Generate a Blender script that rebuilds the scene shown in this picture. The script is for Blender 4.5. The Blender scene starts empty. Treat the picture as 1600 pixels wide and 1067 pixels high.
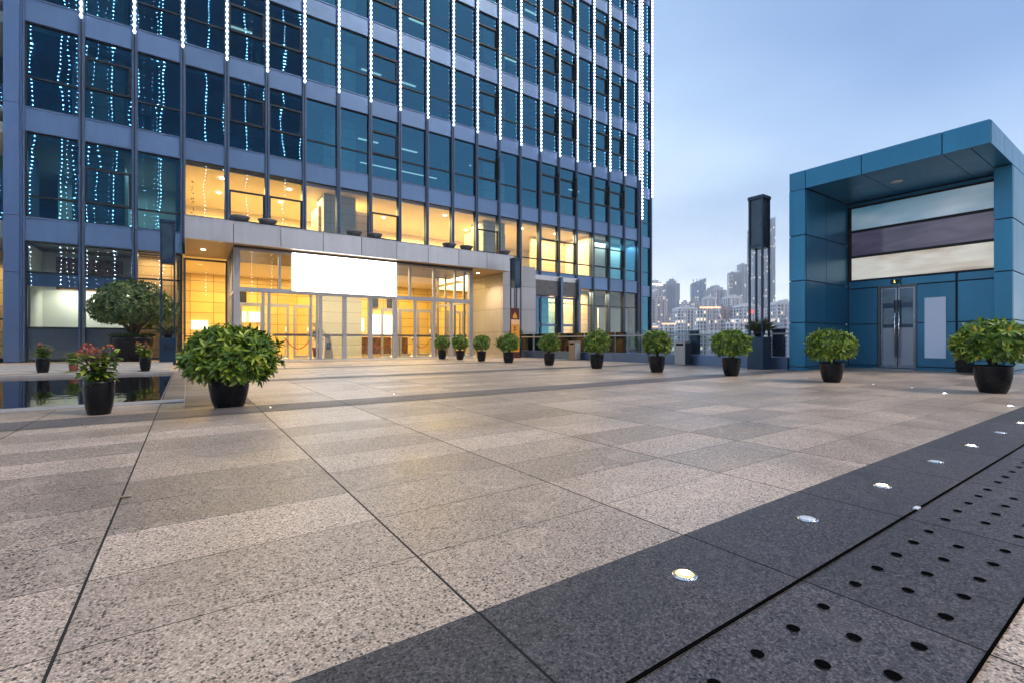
import bpy, math, random
from mathutils import Vector, Matrix
R_ = math.radians
S = bpy.context.scene
COL = S.collection
# ------------------------------------------------------------------ camera
# X runs along the tower front, Y runs towards it, Z is up; the camera is at (0,0,0.8)
YAW = 34.6
cd = bpy.data.cameras.new('camera'); cam = bpy.data.objects.new('camera', cd); COL.objects.link(cam)
cam.location = (0, 0, 0.8); cam.rotation_euler = (R_(90), 0, R_(-YAW))
cd.sensor_width = 36; cd.lens = 736/1600*36; cd.clip_start = 0.05; cd.clip_end = 20000
S.camera = cam
# ------------------------------------------------------------------ render settings
S.view_settings.view_transform = 'Standard'; S.view_settings.look = 'None'
S.view_settings.exposure = 0.22; S.view_settings.gamma = 1
S.render.engine = 'CYCLES'
cy = S.cycles
cy.use_denoising = True
cy.max_bounces = 8; cy.diffuse_bounces = 3; cy.glossy_bounces = 4; cy.transmission_bounces = 4
cy.transparent_max_bounces = 16; cy.volume_bounces = 0
cy.caustics_reflective = False; cy.caustics_refractive = False
cy.sample_clamp_indirect = 2.0; cy.blur_glossy = .6
# ------------------------------------------------------------------ node helper
class NT:
    def __init__(s, tree): s.t = tree; s.N = tree.nodes; s.L = tree.links
    def n(s, kind, ins=None, **props):
        nd = s.N.new(kind)
        for k, v in props.items(): setattr(nd, k, v)
        for k, v in (ins or {}).items():
            if hasattr(v, 'is_output'): s.L.new(v, nd.inputs[k])
            elif hasattr(v, 'bl_idname') and hasattr(v, 'outputs'): s.L.new(v.outputs[0], nd.inputs[k])
            else: nd.inputs[k].default_value = v
        return nd
    def math(s, op, a, b=0.0, c=None):
        ins = {0: a, 1: b}
        if c is not None: ins[2] = c
        return s.n('ShaderNodeMath', ins, operation=op)
    def ramp(s, fac, stops, interp='LINEAR'):
        nd = s.n('ShaderNodeValToRGB', {0: fac}); cr = nd.color_ramp; cr.interpolation = interp
        while len(cr.elements) < len(stops): cr.elements.new(0.5)
        for e, (p, c) in zip(cr.elements, stops):
            e.position = p; e.color = (*c, 1) if len(c) == 3 else c
        return nd
    def mixc(s, fac, a, b, blend='MIX'):
        nd = s.n('ShaderNodeMix', data_type='RGBA', blend_type=blend)
        for i, v in ((0, fac), (6, a), (7, b)):
            if hasattr(v, 'outputs'): s.L.new(v.outputs[2] if v.bl_idname == 'ShaderNodeMix' else v.outputs[0], nd.inputs[i])
            elif hasattr(v, 'is_output'): s.L.new(v, nd.inputs[i])
            else: nd.inputs[i].default_value = v if not isinstance(v, tuple) or len(v) == 4 else (*v, 1)
        return nd
def out(nd): return nd.outputs[2] if nd.bl_idname == 'ShaderNodeMix' else nd.outputs[0]
# ------------------------------------------------------------------ sky, sun
SUN_AZ, SUN_EL = 148.0, 49.0      # azimuth clockwise from +Y
w = bpy.data.worlds.new('World'); S.world = w; w.use_nodes = True
t = NT(w.node_tree); t.N.clear()
tc = t.n('ShaderNodeTexCoord'); sp = t.n('ShaderNodeSeparateXYZ', {0: tc.outputs['Generated']})
z = t.math('MAXIMUM', sp.outputs[2], 0.0)
base = t.ramp(z, [(0.0, (1.0, 1.06, 1.10)), (.10, (.80, .90, 1.0)), (.25, (.51, .645, .815)), (.5, (.31, .45, .66)), (1.0, (.21, .34, .54))])
den = t.math('ADD', z, 0.22)
cx = t.math('DIVIDE', sp.outputs[0], den); cyy = t.math('DIVIDE', sp.outputs[1], den)
cv = t.n('ShaderNodeCombineXYZ', {0: cx, 1: cyy, 2: 0.0})
nz = t.n('ShaderNodeTexNoise', {'Vector': cv, 'Scale': 0.8, 'Detail': 3.5, 'Roughness': 0.5})
cl = t.ramp(nz, [(.30, (.58, .66, .78)), (.50, (.95, .97, .99)), (.70, (1.28, 1.22, 1.14))])
m1 = t.mixc(1.0, base, cl, 'MULTIPLY')
# deeper blue towards +X once above the horizon
dx = t.n('ShaderNodeMapRange', {0: t.math('MULTIPLY_ADD', sp.outputs[0], .87, t.math('MULTIPLY', sp.outputs[1], -.49)), 1: 0.22, 2: .84, 3: 0.0, 4: 1.0}, interpolation_type='SMOOTHSTEP')
dz = t.n('ShaderNodeMapRange', {0: sp.outputs[2], 1: 0.05, 2: 0.42, 3: 0.0, 4: 1.0})
az = t.math('MULTIPLY', dx, dz)
m2 = t.mixc(az, m1, t.mixc(1.0, m1, (.25, .43, .68), 'MULTIPLY'))
sky = t.n('ShaderNodeTexSky', sky_type='NISHITA', sun_disc=False, sun_elevation=R_(SUN_EL), sun_rotation=R_(SUN_AZ), air_density=1.6, dust_density=2.0)
b1 = t.n('ShaderNodeBackground', {0: out(m2), 1: 1.30}); b2 = t.n('ShaderNodeBackground', {0: sky, 1: 0.018})
ad = t.n('ShaderNodeAddShader', {0: b1, 1: b2})
t.n('ShaderNodeOutputWorld', {0: ad})
sd = bpy.data.lights.new('sun', 'SUN'); sd.energy = 2.1; sd.angle = R_(17); sd.color = (1, .83, .66)
sun = bpy.data.objects.new('sun', sd); COL.objects.link(sun)
sdir = Vector((math.sin(R_(SUN_AZ))*math.cos(R_(SUN_EL)), math.cos(R_(SUN_AZ))*math.cos(R_(SUN_EL)), math.sin(R_(SUN_EL))))
sun.rotation_euler = sdir.to_track_quat('Z', 'Y').to_euler()
# ------------------------------------------------------------------ materials
def new_mat(name):
    m = bpy.data.materials.new(name); m.use_nodes = True; tt = NT(m.node_tree); tt.N.clear()
    return m, tt
def pbsdf(tt, **kw):
    names = dict(base='Base Color', rough='Roughness', metal='Metallic', spec='Specular IOR Level', normal='Normal', coat='Coat Weight', emit='Emission Color', es='Emission Strength', alpha='Alpha')
    ins = {}
    for k, v in kw.items():
        if isinstance(v, tuple) and len(v) == 3: v = (*v, 1)
        if hasattr(v, 'outputs'): v = out(v)
        ins[names[k]] = v
    return tt.n('ShaderNodeBsdfPrincipled', ins)
def finish(m, tt, sh): tt.n('ShaderNodeOutputMaterial', {0: sh}); return m
def simple(name, col, rough=.5, metal=0., var=.12, scale=3., bump=0., spec=.5, coat=0.):
    m, tt = new_mat(name)
    g = tt.n('ShaderNodeNewGeometry')
    n1 = tt.n('ShaderNodeTexNoise', {'Vector': g.outputs['Position'], 'Scale': scale, 'Detail': 5., 'Roughness': .6})
    r = tt.ramp(n1, [(.25, tuple(c*(1-var) for c in col)), (.75, tuple(min(1, c*(1+var)) for c in col))])
    rr = tt.n('ShaderNodeMapRange', {0: n1, 1: .3, 2: .7, 3: max(0, rough-.06), 4: min(1, rough+.06)})
    kw = dict(base=r, rough=rr, metal=metal, spec=spec, coat=coat)
    if bump:
        n2 = tt.n('ShaderNodeTexNoise', {'Vector': g.outputs['Position'], 'Scale': scale*12, 'Detail': 3.})
        kw['normal'] = tt.n('ShaderNodeBump', {'Strength': bump, 'Distance': .02, 'Height': n2})
    return finish(m, tt, pbsdf(tt, **kw))
def emis(name, col, st, sample=True):
    m, tt = new_mat(name)
    finish(m, tt, tt.n('ShaderNodeEmission', {0: (*col, 1), 1: st}))
    if not sample: m.cycles.emission_sampling = 'NONE'
    return m
def panel_metal(name, col, rough, metal, streak=.10):
    """brushed cladding sheet with faint rain streaks"""
    m, tt = new_mat(name)
    g = tt.n('ShaderNodeNewGeometry')
    mp = tt.n('ShaderNodeMapping', {0: g.outputs['Position'], 'Scale': (5., 5., .35)})
    n1 = tt.n('ShaderNodeTexNoise', {'Vector': mp, 'Scale': 1., 'Detail': 5., 'Roughness': .65})
    n2 = tt.n('ShaderNodeTexNoise', {'Vector': g.outputs['Position'], 'Scale': .8, 'Detail': 2.})
    f = tt.math('MULTIPLY_ADD', n1, .6, tt.math('MULTIPLY', n2, .4))
    r = tt.ramp(f, [(.3, tuple(c*(1-streak) for c in col)), (.7, tuple(min(1, c*(1+streak)) for c in col))])
    rr = tt.n('ShaderNodeMapRange', {0: f, 1: .3, 2: .7, 3: rough+.05, 4: max(.03, rough-.05)})
    iv = tt.n('ShaderNodeMapRange', {0: g.outputs['Random Per Island'], 1: 0., 2: 1., 3: .90, 4: 1.08})
    r = tt.mixc(1., r, tt.n('ShaderNodeCombineColor', {0: iv, 1: iv, 2: iv}), 'MULTIPLY')
    n3 = tt.n('ShaderNodeTexNoise', {'Vector': g.outputs['Position'], 'Scale': 1.7, 'Detail': 1.})
    bp = tt.n('ShaderNodeBump', {'Strength': .6, 'Distance': .009, 'Height': n3})
    return finish(m, tt, pbsdf(tt, base=r, rough=rr, metal=metal, normal=bp))
def glass(name, tint, refl, f0, wav=.0006, wscale=1.1, rough=.0):
    m, tt = new_mat(name)
    g = tt.n('ShaderNodeNewGeometry')
    mp = tt.n('ShaderNodeMapping', {0: g.outputs['Position'], 'Scale': (1., 1., .45)})
    n1 = tt.n('ShaderNodeTexNoise', {'Vector': mp, 'Scale': wscale, 'Detail': 1.5})
    bp = tt.n('ShaderNodeBump', {'Strength': 1., 'Distance': wav*3, 'Height': n1})
    tr = tt.n('ShaderNodeBsdfTransparent', {0: (*tint, 1)})
    gl = tt.n('ShaderNodeBsdfGlossy', {0: (*refl, 1), 'Roughness': rough, 'Normal': bp})
    fr = tt.n('ShaderNodeFresnel', {0: 1.5})
    fac = tt.math('MINIMUM', tt.math('MULTIPLY_ADD', fr, 1.0, f0), 1.0)
    return finish(m, tt, tt.n('ShaderNodeMixShader', {0: fac, 1: tr, 2: gl}))

def granite(name, light, mid, dark, speck, tile=(.985, .45), joint=.0042, tilevar=.16, rough=.5, bandy=None, wet=0., spots=.0):
    m, tt = new_mat(name)
    g = tt.n('ShaderNodeNewGeometry'); P = g.outputs['Position']
    s = tt.n('ShaderNodeSeparateXYZ', {0: P})
    ua = tt.math('DIVIDE', tt.math('SUBTRACT', s.outputs[0], -.278), tile[0])
    va = tt.math('DIVIDE', tt.math('SUBTRACT', s.outputs[1], .30), tile[1])
    fu, fv = tt.math('FLOOR', ua), tt.math('FLOOR', va)
    wn = tt.n('ShaderNodeTexWhiteNoise', {0: tt.n('ShaderNodeCombineXYZ', {0: fu, 1: fv, 2: 0.})}, noise_dimensions='2D')
    # mineral grains: small cells, a few larger dark flecks
    v1 = tt.n('ShaderNodeTexNoise', {'Vector': P, 'Scale': 60., 'Detail': 4., 'Roughness': .75})
    v0 = tt.n('ShaderNodeTexVoronoi', {'Vector': P, 'Scale': 190., 'Randomness': 1.})
    g0 = tt.n('ShaderNodeSeparateColor', {0: v0.outputs['Color']})
    v2 = tt.n('ShaderNodeTexVoronoi', {'Vector': P, 'Scale': 95., 'Randomness': 1.})
    vs = tt.n('ShaderNodeSeparateColor', {0: v2.outputs['Color']})
    gf = tt.math('ADD', tt.math('MULTIPLY', g0.outputs[0], .62), tt.math('MULTIPLY', v1, .38))
    c0 = tt.ramp(gf, [(.20, dark), (.34, mid), (.58, mid), (.72, light)])
    fleck = tt.math('GREATER_THAN', vs.outputs[0], 1-speck)
    near = tt.math('LESS_THAN', v2.outputs['Distance'], .46)
    c1 = tt.mixc(tt.math('MULTIPLY', fleck, near), c0, tuple(c*.6 for c in dark))
    # large blotches and dried-water marks
    n3 = tt.n('ShaderNodeTexNoise', {'Vector': P, 'Scale': .9, 'Detail': 5., 'Roughness': .6, 'Distortion': .8})
    bl = tt.ramp(n3, [(.28, (.76, .755, .75)), (.5, (1., 1., 1.)), (.72, (1.17, 1.17, 1.17))])
    c2 = tt.mixc(1., c1, bl, 'MULTIPLY')
    tv = tt.n('ShaderNodeMapRange', {0: wn.outputs[0], 1: 0., 2: 1., 3: 1-tilevar, 4: 1+tilevar})
    c3 = tt.mixc(1., c2, tt.n('ShaderNodeCombineColor', {0: tv, 1: tv, 2: tv}), 'MULTIPLY')
    rings = tt.n('ShaderNodeTexNoise', {'Vector': P, 'Scale': 1.3, 'Detail': 1., 'Distortion': 2.6})
    ring = tt.ramp(rings, [(.60, (0, 0, 0)), (.625, (1, 1, 1)), (.645, (.35, .35, .35)), (.70, (0, 0, 0))])
    c3 = tt.mixc(tt.math('MULTIPLY', ring, .17), c3, tuple(min(1, c*1.5) for c in light))
    v3 = tt.n('ShaderNodeTexVoronoi', {'Vector': P, 'Scale': 1.7, 'Randomness': 1.})
    v3c = tt.n('ShaderNodeSeparateColor', {0: v3.outputs['Color']})
    gum = tt.math('MULTIPLY', tt.math('LESS_THAN', v3.outputs['Distance'], tt.math('MULTIPLY', v3c.outputs[1], .035)), tt.math('GREATER_THAN', v3c.outputs[0], .45))
    c3 = tt.mixc(tt.math('MULTIPLY', gum, .55), c3, dark)
    # joints
    def edge(fr, size, wd):
        d = tt.math('MULTIPLY', tt.math('MINIMUM', fr, tt.math('SUBTRACT', 1., fr)), size)
        return tt.math('LESS_THAN', d, wd)
    ju = edge(tt.math('FRACT', ua), tile[0], joint)
    jn = tt.n('ShaderNodeTexNoise', {'Vector': P, 'Scale': 2.3})
    jv = edge(tt.math('FRACT', va), tile[1], tt.math('MULTIPLY_ADD', jn, joint*.55, joint*.18))
    jj = tt.math('MAXIMUM', ju, jv)
    c4 = tt.mixc(tt.math('MULTIPLY', jj, .97), c3, (.006, .006, .006))
    ro = tt.math('MAXIMUM', tt.n('ShaderNodeMapRange', {0: n3, 1: .3, 2: .7, 3: rough-.1, 4: rough+.1}), tt.math('MULTIPLY', jj, .95))
    bh = tt.math('ADD', tt.math('MULTIPLY', v1, .35), tt.math('MULTIPLY', g0.outputs[1], .25))
    bp = tt.n('ShaderNodeBump', {'Strength': .35 if not wet else .08, 'Distance': .003, 'Height': bh})
    return finish(m, tt, pbsdf(tt, base=c4, rough=ro, normal=bp, spec=.5, coat=wet))

def leafmat(name, a, b, c, rough=.38, trans=.35):
    m, tt = new_mat(name)
    g = tt.n('ShaderNodeNewGeometry')
    r = tt.ramp(g.outputs['Random Per Island'], [(0., a), (.6, b), (.9, c), (.975, tuple(x*1.2 for x in c)), (.985, (c[0]*1.3, c[1]*.75, c[2]))])
    n1 = tt.n('ShaderNodeTexNoise', {'Vector': g.outputs['Position'], 'Scale': 4., 'Detail': 2.})
    r2 = tt.mixc(1., r, tt.ramp(n1, [(.3, (.8, .85, .8)), (.7, (1.15, 1.1, 1.05))]), 'MULTIPLY')
    p = pbsdf(tt, base=r2, rough=rough, spec=.5)
    tl = tt.n('ShaderNodeBsdfTranslucent', {0: out(tt.mixc(1., r2, (1.2, 1.3, .5), 'MULTIPLY'))})
    return finish(m, tt, tt.n('ShaderNodeMixShader', {0: trans*.6, 1: p, 2: tl}))

def joints_wall(name, col, rough, pu, pz, axis=0, line=.012, metal=0., var=.1, dark=.35, coat=0.):
    """stone or timber wall panels with joints, in object space"""
    m, tt = new_mat(name)
    g = tt.n('ShaderNodeNewGeometry'); s = tt.n('ShaderNodeSeparateXYZ', {0: g.outputs['Position']})
    along = tt.math('ADD', s.outputs[0], s.outputs[1])
    ua = tt.math('DIVIDE', along, pu); za = tt.math('DIVIDE', s.outputs[2], pz)
    wn = tt.n('ShaderNodeTexWhiteNoise', {0: tt.n('ShaderNodeCombineXYZ', {0: tt.math('FLOOR', ua), 1: tt.math('FLOOR', za), 2: 0.})}, noise_dimensions='2D')
    n1 = tt.n('ShaderNodeTexNoise', {'Vector': tt.n('ShaderNodeMapping', {0: g.outputs['Position'], 'Scale': (1.5, 1.5, 12.)}), 'Scale': 1., 'Detail': 4.})
    f = tt.math('MULTIPLY_ADD', wn.outputs[0], .5, tt.math('MULTIPLY', n1, .5))
    c = tt.ramp(f, [(.2, tuple(x*(1-var) for x in col)), (.8, tuple(min(1, x*(1+var)) for x in col))])
    def edge(fr, size):
        return tt.math('LESS_THAN', tt.math('MULTIPLY', tt.math('MINIMUM', fr, tt.math('SUBTRACT', 1., fr)), size), line)
    j = tt.math('MAXIMUM', edge(tt.math('FRACT', ua), pu), edge(tt.math('FRACT', za), pz))
    c2 = tt.mixc(j, c, tuple(x*dark for x in col))
    return finish(m, tt, pbsdf(tt, base=c2, rough=rough, metal=metal, coat=coat))

def city_mat(name, wall, glassc, floor_h, bay, lit=.06, wfrac=(.62, .58), litcol=(1., .82, .55), litst=1.2):
    """facade grid of window openings, in the building's own space"""
    m, tt = new_mat(name)
    tcd = tt.n('ShaderNodeTexCoord'); s = tt.n('ShaderNodeSeparateXYZ', {0: tcd.outputs['Object']})
    along = tt.math('ADD', s.outputs[0], s.outputs[1])
    ua = tt.math('DIVIDE', along, bay); za = tt.math('DIVIDE', s.outputs[2], floor_h)
    inu = tt.math('LESS_THAN', tt.math('FRACT', ua), wfrac[0]); inz = tt.math('LESS_THAN', tt.math('FRACT', za), wfrac[1])
    win = tt.math('MULTIPLY', inu, inz)
    wn = tt.n('ShaderNodeTexWhiteNoise', {0: tt.n('ShaderNodeCombineXYZ', {0: tt.math('FLOOR', ua), 1: tt.math('FLOOR', za), 2: 0.})}, noise_dimensions='3D')
    isl = tt.math('MULTIPLY', tt.math('GREATER_THAN', wn.outputs[0], 1-lit), win)
    n1 = tt.n('ShaderNodeTexNoise', {'Vector': tcd.outputs['Object'], 'Scale': .05, 'Detail': 4.})
    wc = tt.mixc(1., (*wall, 1), tt.ramp(n1, [(.3, (.82, .82, .84)), (.7, (1.12, 1.1, 1.1))]), 'MULTIPLY')
    gcv = tt.n('ShaderNodeMapRange', {0: wn.outputs[0], 1: 0., 2: 1., 3: .6, 4: 1.5})
    gc = tt.mixc(1., (*glassc, 1), tt.n('ShaderNodeCombineColor', {0: gcv, 1: gcv, 2: gcv}), 'MULTIPLY')
    c = tt.mixc(win, wc, gc)
    ro = tt.n('ShaderNodeMapRange', {0: win, 1: 0., 2: 1., 3: .7, 4: .25})
    p = pbsdf(tt, base=c, rough=ro, emit=(*litcol, 1), es=tt.math('MULTIPLY', isl, litst))
    m.cycles.emission_sampling = 'NONE'
    return finish(m, tt, p)

M = {}
M['granite'] = granite('light granite paving', (.655, .525, .415), (.40, .303, .232), (.09, .073, .06), .18, tilevar=.27, rough=.43)
M['granite_dark'] = granite('dark basalt paving', (.13, .115, .118), (.052, .047, .050), (.014, .013, .015), .20, tilevar=.14, rough=.60)
M['granite_band'] = granite('brown grey paving band', (.22, .19, .175), (.125, .103, .095), (.05, .045, .042), .12, tilevar=.08, rough=.55)
M['granite_wet'] = granite('wet paving', (.20, .175, .16), (.12, .105, .095), (.06, .05, .045), .06, tilevar=.3, rough=.50, wet=.04)
M['kerbstone'] = simple('grey kerb stone', (.33, .31, .30), .6, var=.15, scale=6, bump=.15)
M['stone_light'] = simple('pale step stone', (.42, .39, .36), .55, var=.1, scale=4, bump=.1)
M['void'] = simple('black void', (.004, .004, .004), .95, spec=.0)
M['spandrel'] = panel_metal('spandrel cladding', (.125, .20, .335), .40, .6, .06)
M['pillar'] = panel_metal('corner pillar cladding', (.13, .195, .33), .34, .75, .06)
M['mullion'] = panel_metal('mullion metal', (.10, .145, .22), .35, .7, .08)
M['frame'] = simple('dark window frame', (.018, .025, .032), .4, .4)
M['glass'] = glass('tinted tower glass', (.36, .64, .72), (.26, .74, 1.0), .16, wav=.0010)
M['glass_lit'] = glass('clear tower glass', (.90, .93, .90), (.85, .95, 1.0), .05, wav=.0009)
M['glass_clear'] = glass('entrance glass', (.94, .95, .93), (1., 1., 1.), .015, wav=.0002)
M['glass_rail'] = glass('railing glass', (.80, .87, .90), (.9, .95, 1.), .02, wav=.0001)
M['glass_mirror'] = glass('neighbour tower glass', (.1, .15, .2), (.22, .40, .55), .16, wav=.0002)
M['led'] = emis('cool white led', (.80, .86, 1.), 10.)
M['led_back'] = emis('led glare backing', (.55, .70, 1.), 2.0, False)  # added glowing backing, imitates the glare that joins the bulbs
M['led_far'] = emis('cool white led far', (.76, .88, 1.), 34., False)
M['canopy'] = panel_metal('canopy fascia sheet', (.50, .49, .50), .38, .55, .12)
M['soffit'] = joints_wall('timber look soffit', (.52, .36, .19), .45, 1.25, 50., line=.010, var=.06)
M['wall_warm'] = joints_wall('lobby stone wall', (.72, .54, .22), .35, 1.15, .62, line=.014, var=.16, dark=.25, coat=.2)
M['wall_wood'] = joints_wall('pale timber wall', (.60, .44, .24), .45, 2.2, .42, line=.012, var=.14, dark=.3)
M['wall_cool'] = simple('white room wall', (.74, .76, .70), .7, var=.03)
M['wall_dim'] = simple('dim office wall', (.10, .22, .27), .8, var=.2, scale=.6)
M['column'] = joints_wall('concrete column', (.50, .53, .50), .7, 3., .6, line=.008, var=.06)
M['ceiling'] = simple('office ceiling', (.42, .45, .45), .85, var=.05)
M['ceiling_warm'] = simple('cream ceiling', (.80, .72, .58), .8, var=.03)
M['floor_in'] = simple('polished lobby floor', (.50, .42, .30), .12, var=.08, scale=1.5)
M['steel'] = simple('brushed steel', (.40, .40, .42), .52, .45, var=.06, scale=3)
M['steel_dark'] = simple('dark steel', (.08, .09, .11), .35, .7)
M['steel_mid'] = simple('grey steel', (.16, .19, .25), .25, .7, var=.1)
M['chrome'] = simple('polished steel', (.75, .76, .78), .08, 1.0, var=.03)
M['blockwall'] = panel_metal('grey wall cladding', (.36, .35, .36), .42, .4, .10)
M['louvre'] = simple('grey louvre slate', (.13, .125, .13), .6, .2, var=.35, scale=20, bump=.3)
M['sign_lit'] = emis('white lit sign face', (1., .98, .94), 5.0)
M['lamp_warm'] = emis('warm lamp lens', (1., .80, .50), 14.)
M['lamp_warm_soft'] = emis('warm glowing panel', (1., .86, .62), 2.6)
M['lamp_cool'] = emis('cool ceiling tube', (.85, 1., .95), .8)
M['ground_on'] = emis('ground lamp lens lit', (1., .95, .74), 40.)
M['ground_rim'] = emis('ground lamp glint edge', (1., .80, .42), 1.0)  # warm edge round the white core imitates a glint
M['ground_far'] = emis('small ground lamp lens', (1., .95, .78), 5.)
M['ground_off'] = simple('ground lamp lens unlit', (.70, .72, .76), .22, 0., var=.1, scale=60)
M['kiosk'] = panel_metal('blue grey cladding', (.018, .175, .315), .33, .38, .06)
M['kiosk_shade'] = panel_metal('porch shaded cladding', (.014, .15, .28), .34, .35, .06)  # darker copy of the kiosk cladding, porch shade put into the colour
M['seam'] = simple('dark panel seam', (.012, .016, .024), .7)
M['pot'] = simple('black glazed pot', (.006, .006, .008), .26, .0, var=.1, scale=2, spec=.22)
M['pot_red'] = simple('red brown clay pot', (.20, .05, .03), .6, var=.15, scale=20)
M['soil'] = simple('potting soil', (.03, .022, .016), .95, var=.4, scale=40, bump=.6)
M['bark'] = simple('shrub bark', (.10, .075, .05), .85, var=.3, scale=30, bump=.5)
M['leaf'] = leafmat('shrub leaves', (.035, .090, .012), (.13, .235, .022), (.38, .47, .06))
M['leaf_tree'] = leafmat('small tree leaves', (.022, .050, .014), (.06, .12, .026), (.15, .21, .05), trans=.2)
M['leaf_spike'] = leafmat('grey green leaves', (.05, .075, .045), (.11, .14, .075), (.2, .2, .11))
M['flower'] = leafmat('red orange petals', (.40, .06, .045), (.52, .13, .09), (.6, .25, .15), rough=.5, trans=.3)
M['lantern'] = simple('navy lantern metal', (.020, .045, .085), .32, .6, var=.2)
M['lantern_glass'] = simple('dark lantern pane', (.030, .055, .085), .12, .3, var=.4, scale=2.5)
M['rope'] = simple('red barrier rope', (.36, .03, .02), .7, var=.1)
M['counter'] = simple('mottled brown counter', (.16, .075, .03), .3, var=.7, scale=9)
M['white'] = simple('white painted board', (.75, .75, .75), .5, var=.03)
M['board_dark'] = simple('dark red board', (.10, .018, .012), .4, var=.2)
M['board_orange'] = simple('orange board', (.80, .33, .035), .4, var=.06)
M['board_cream'] = simple('cream board', (.85, .52, .26), .45, var=.05)
M['ink'] = simple('dark ink', (.05, .02, .01), .5)
M['bin_wood'] = simple('bin timber', (.30, .20, .12), .6, var=.25, scale=12)
M['notice'] = simple('blank pale notice', (.68, .76, .95), .4, var=.02)
M['bowl'] = simple('grey bowl', (.17, .17, .19), .5, .3, var=.1)
M['roof'] = simple('flat roof membrane', (.2, .2, .21), .85)

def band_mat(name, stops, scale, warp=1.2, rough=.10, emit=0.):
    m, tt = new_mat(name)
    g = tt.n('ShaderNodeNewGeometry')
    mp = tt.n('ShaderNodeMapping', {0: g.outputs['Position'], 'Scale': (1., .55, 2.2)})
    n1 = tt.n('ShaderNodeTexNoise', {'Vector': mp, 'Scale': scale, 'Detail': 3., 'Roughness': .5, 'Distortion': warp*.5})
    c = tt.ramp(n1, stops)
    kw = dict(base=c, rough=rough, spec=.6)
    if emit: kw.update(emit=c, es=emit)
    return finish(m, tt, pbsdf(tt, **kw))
M['band_pale'] = band_mat('pale cloudy pane', [(.3, (.10, .26, .38)), (.5, (.28, .44, .56)), (.7, (.52, .62, .72))], .55, .4, emit=.35)  # cloudy panes: reflected sky brightness put in as an added glow
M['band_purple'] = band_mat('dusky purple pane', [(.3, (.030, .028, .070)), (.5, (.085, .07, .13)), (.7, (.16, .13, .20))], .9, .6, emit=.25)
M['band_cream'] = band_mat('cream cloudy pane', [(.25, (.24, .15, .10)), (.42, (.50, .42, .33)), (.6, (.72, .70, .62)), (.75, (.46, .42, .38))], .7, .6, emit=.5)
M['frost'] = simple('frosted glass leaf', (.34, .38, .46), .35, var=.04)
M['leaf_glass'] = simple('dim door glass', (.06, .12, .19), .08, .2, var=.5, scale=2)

def water_mat():
    m, tt = new_mat('still pool water')
    g = tt.n('ShaderNodeNewGeometry')
    n1 = tt.n('ShaderNodeTexNoise', {'Vector': g.outputs['Position'], 'Scale': 3.5, 'Detail': 2.})
    bp = tt.n('ShaderNodeBump', {'Strength': .5, 'Distance': .004, 'Height': n1})
    return finish(m, tt, pbsdf(tt, base=(.006, .007, .008), rough=.02, normal=bp, spec=.9))
M['water'] = water_mat()
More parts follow.
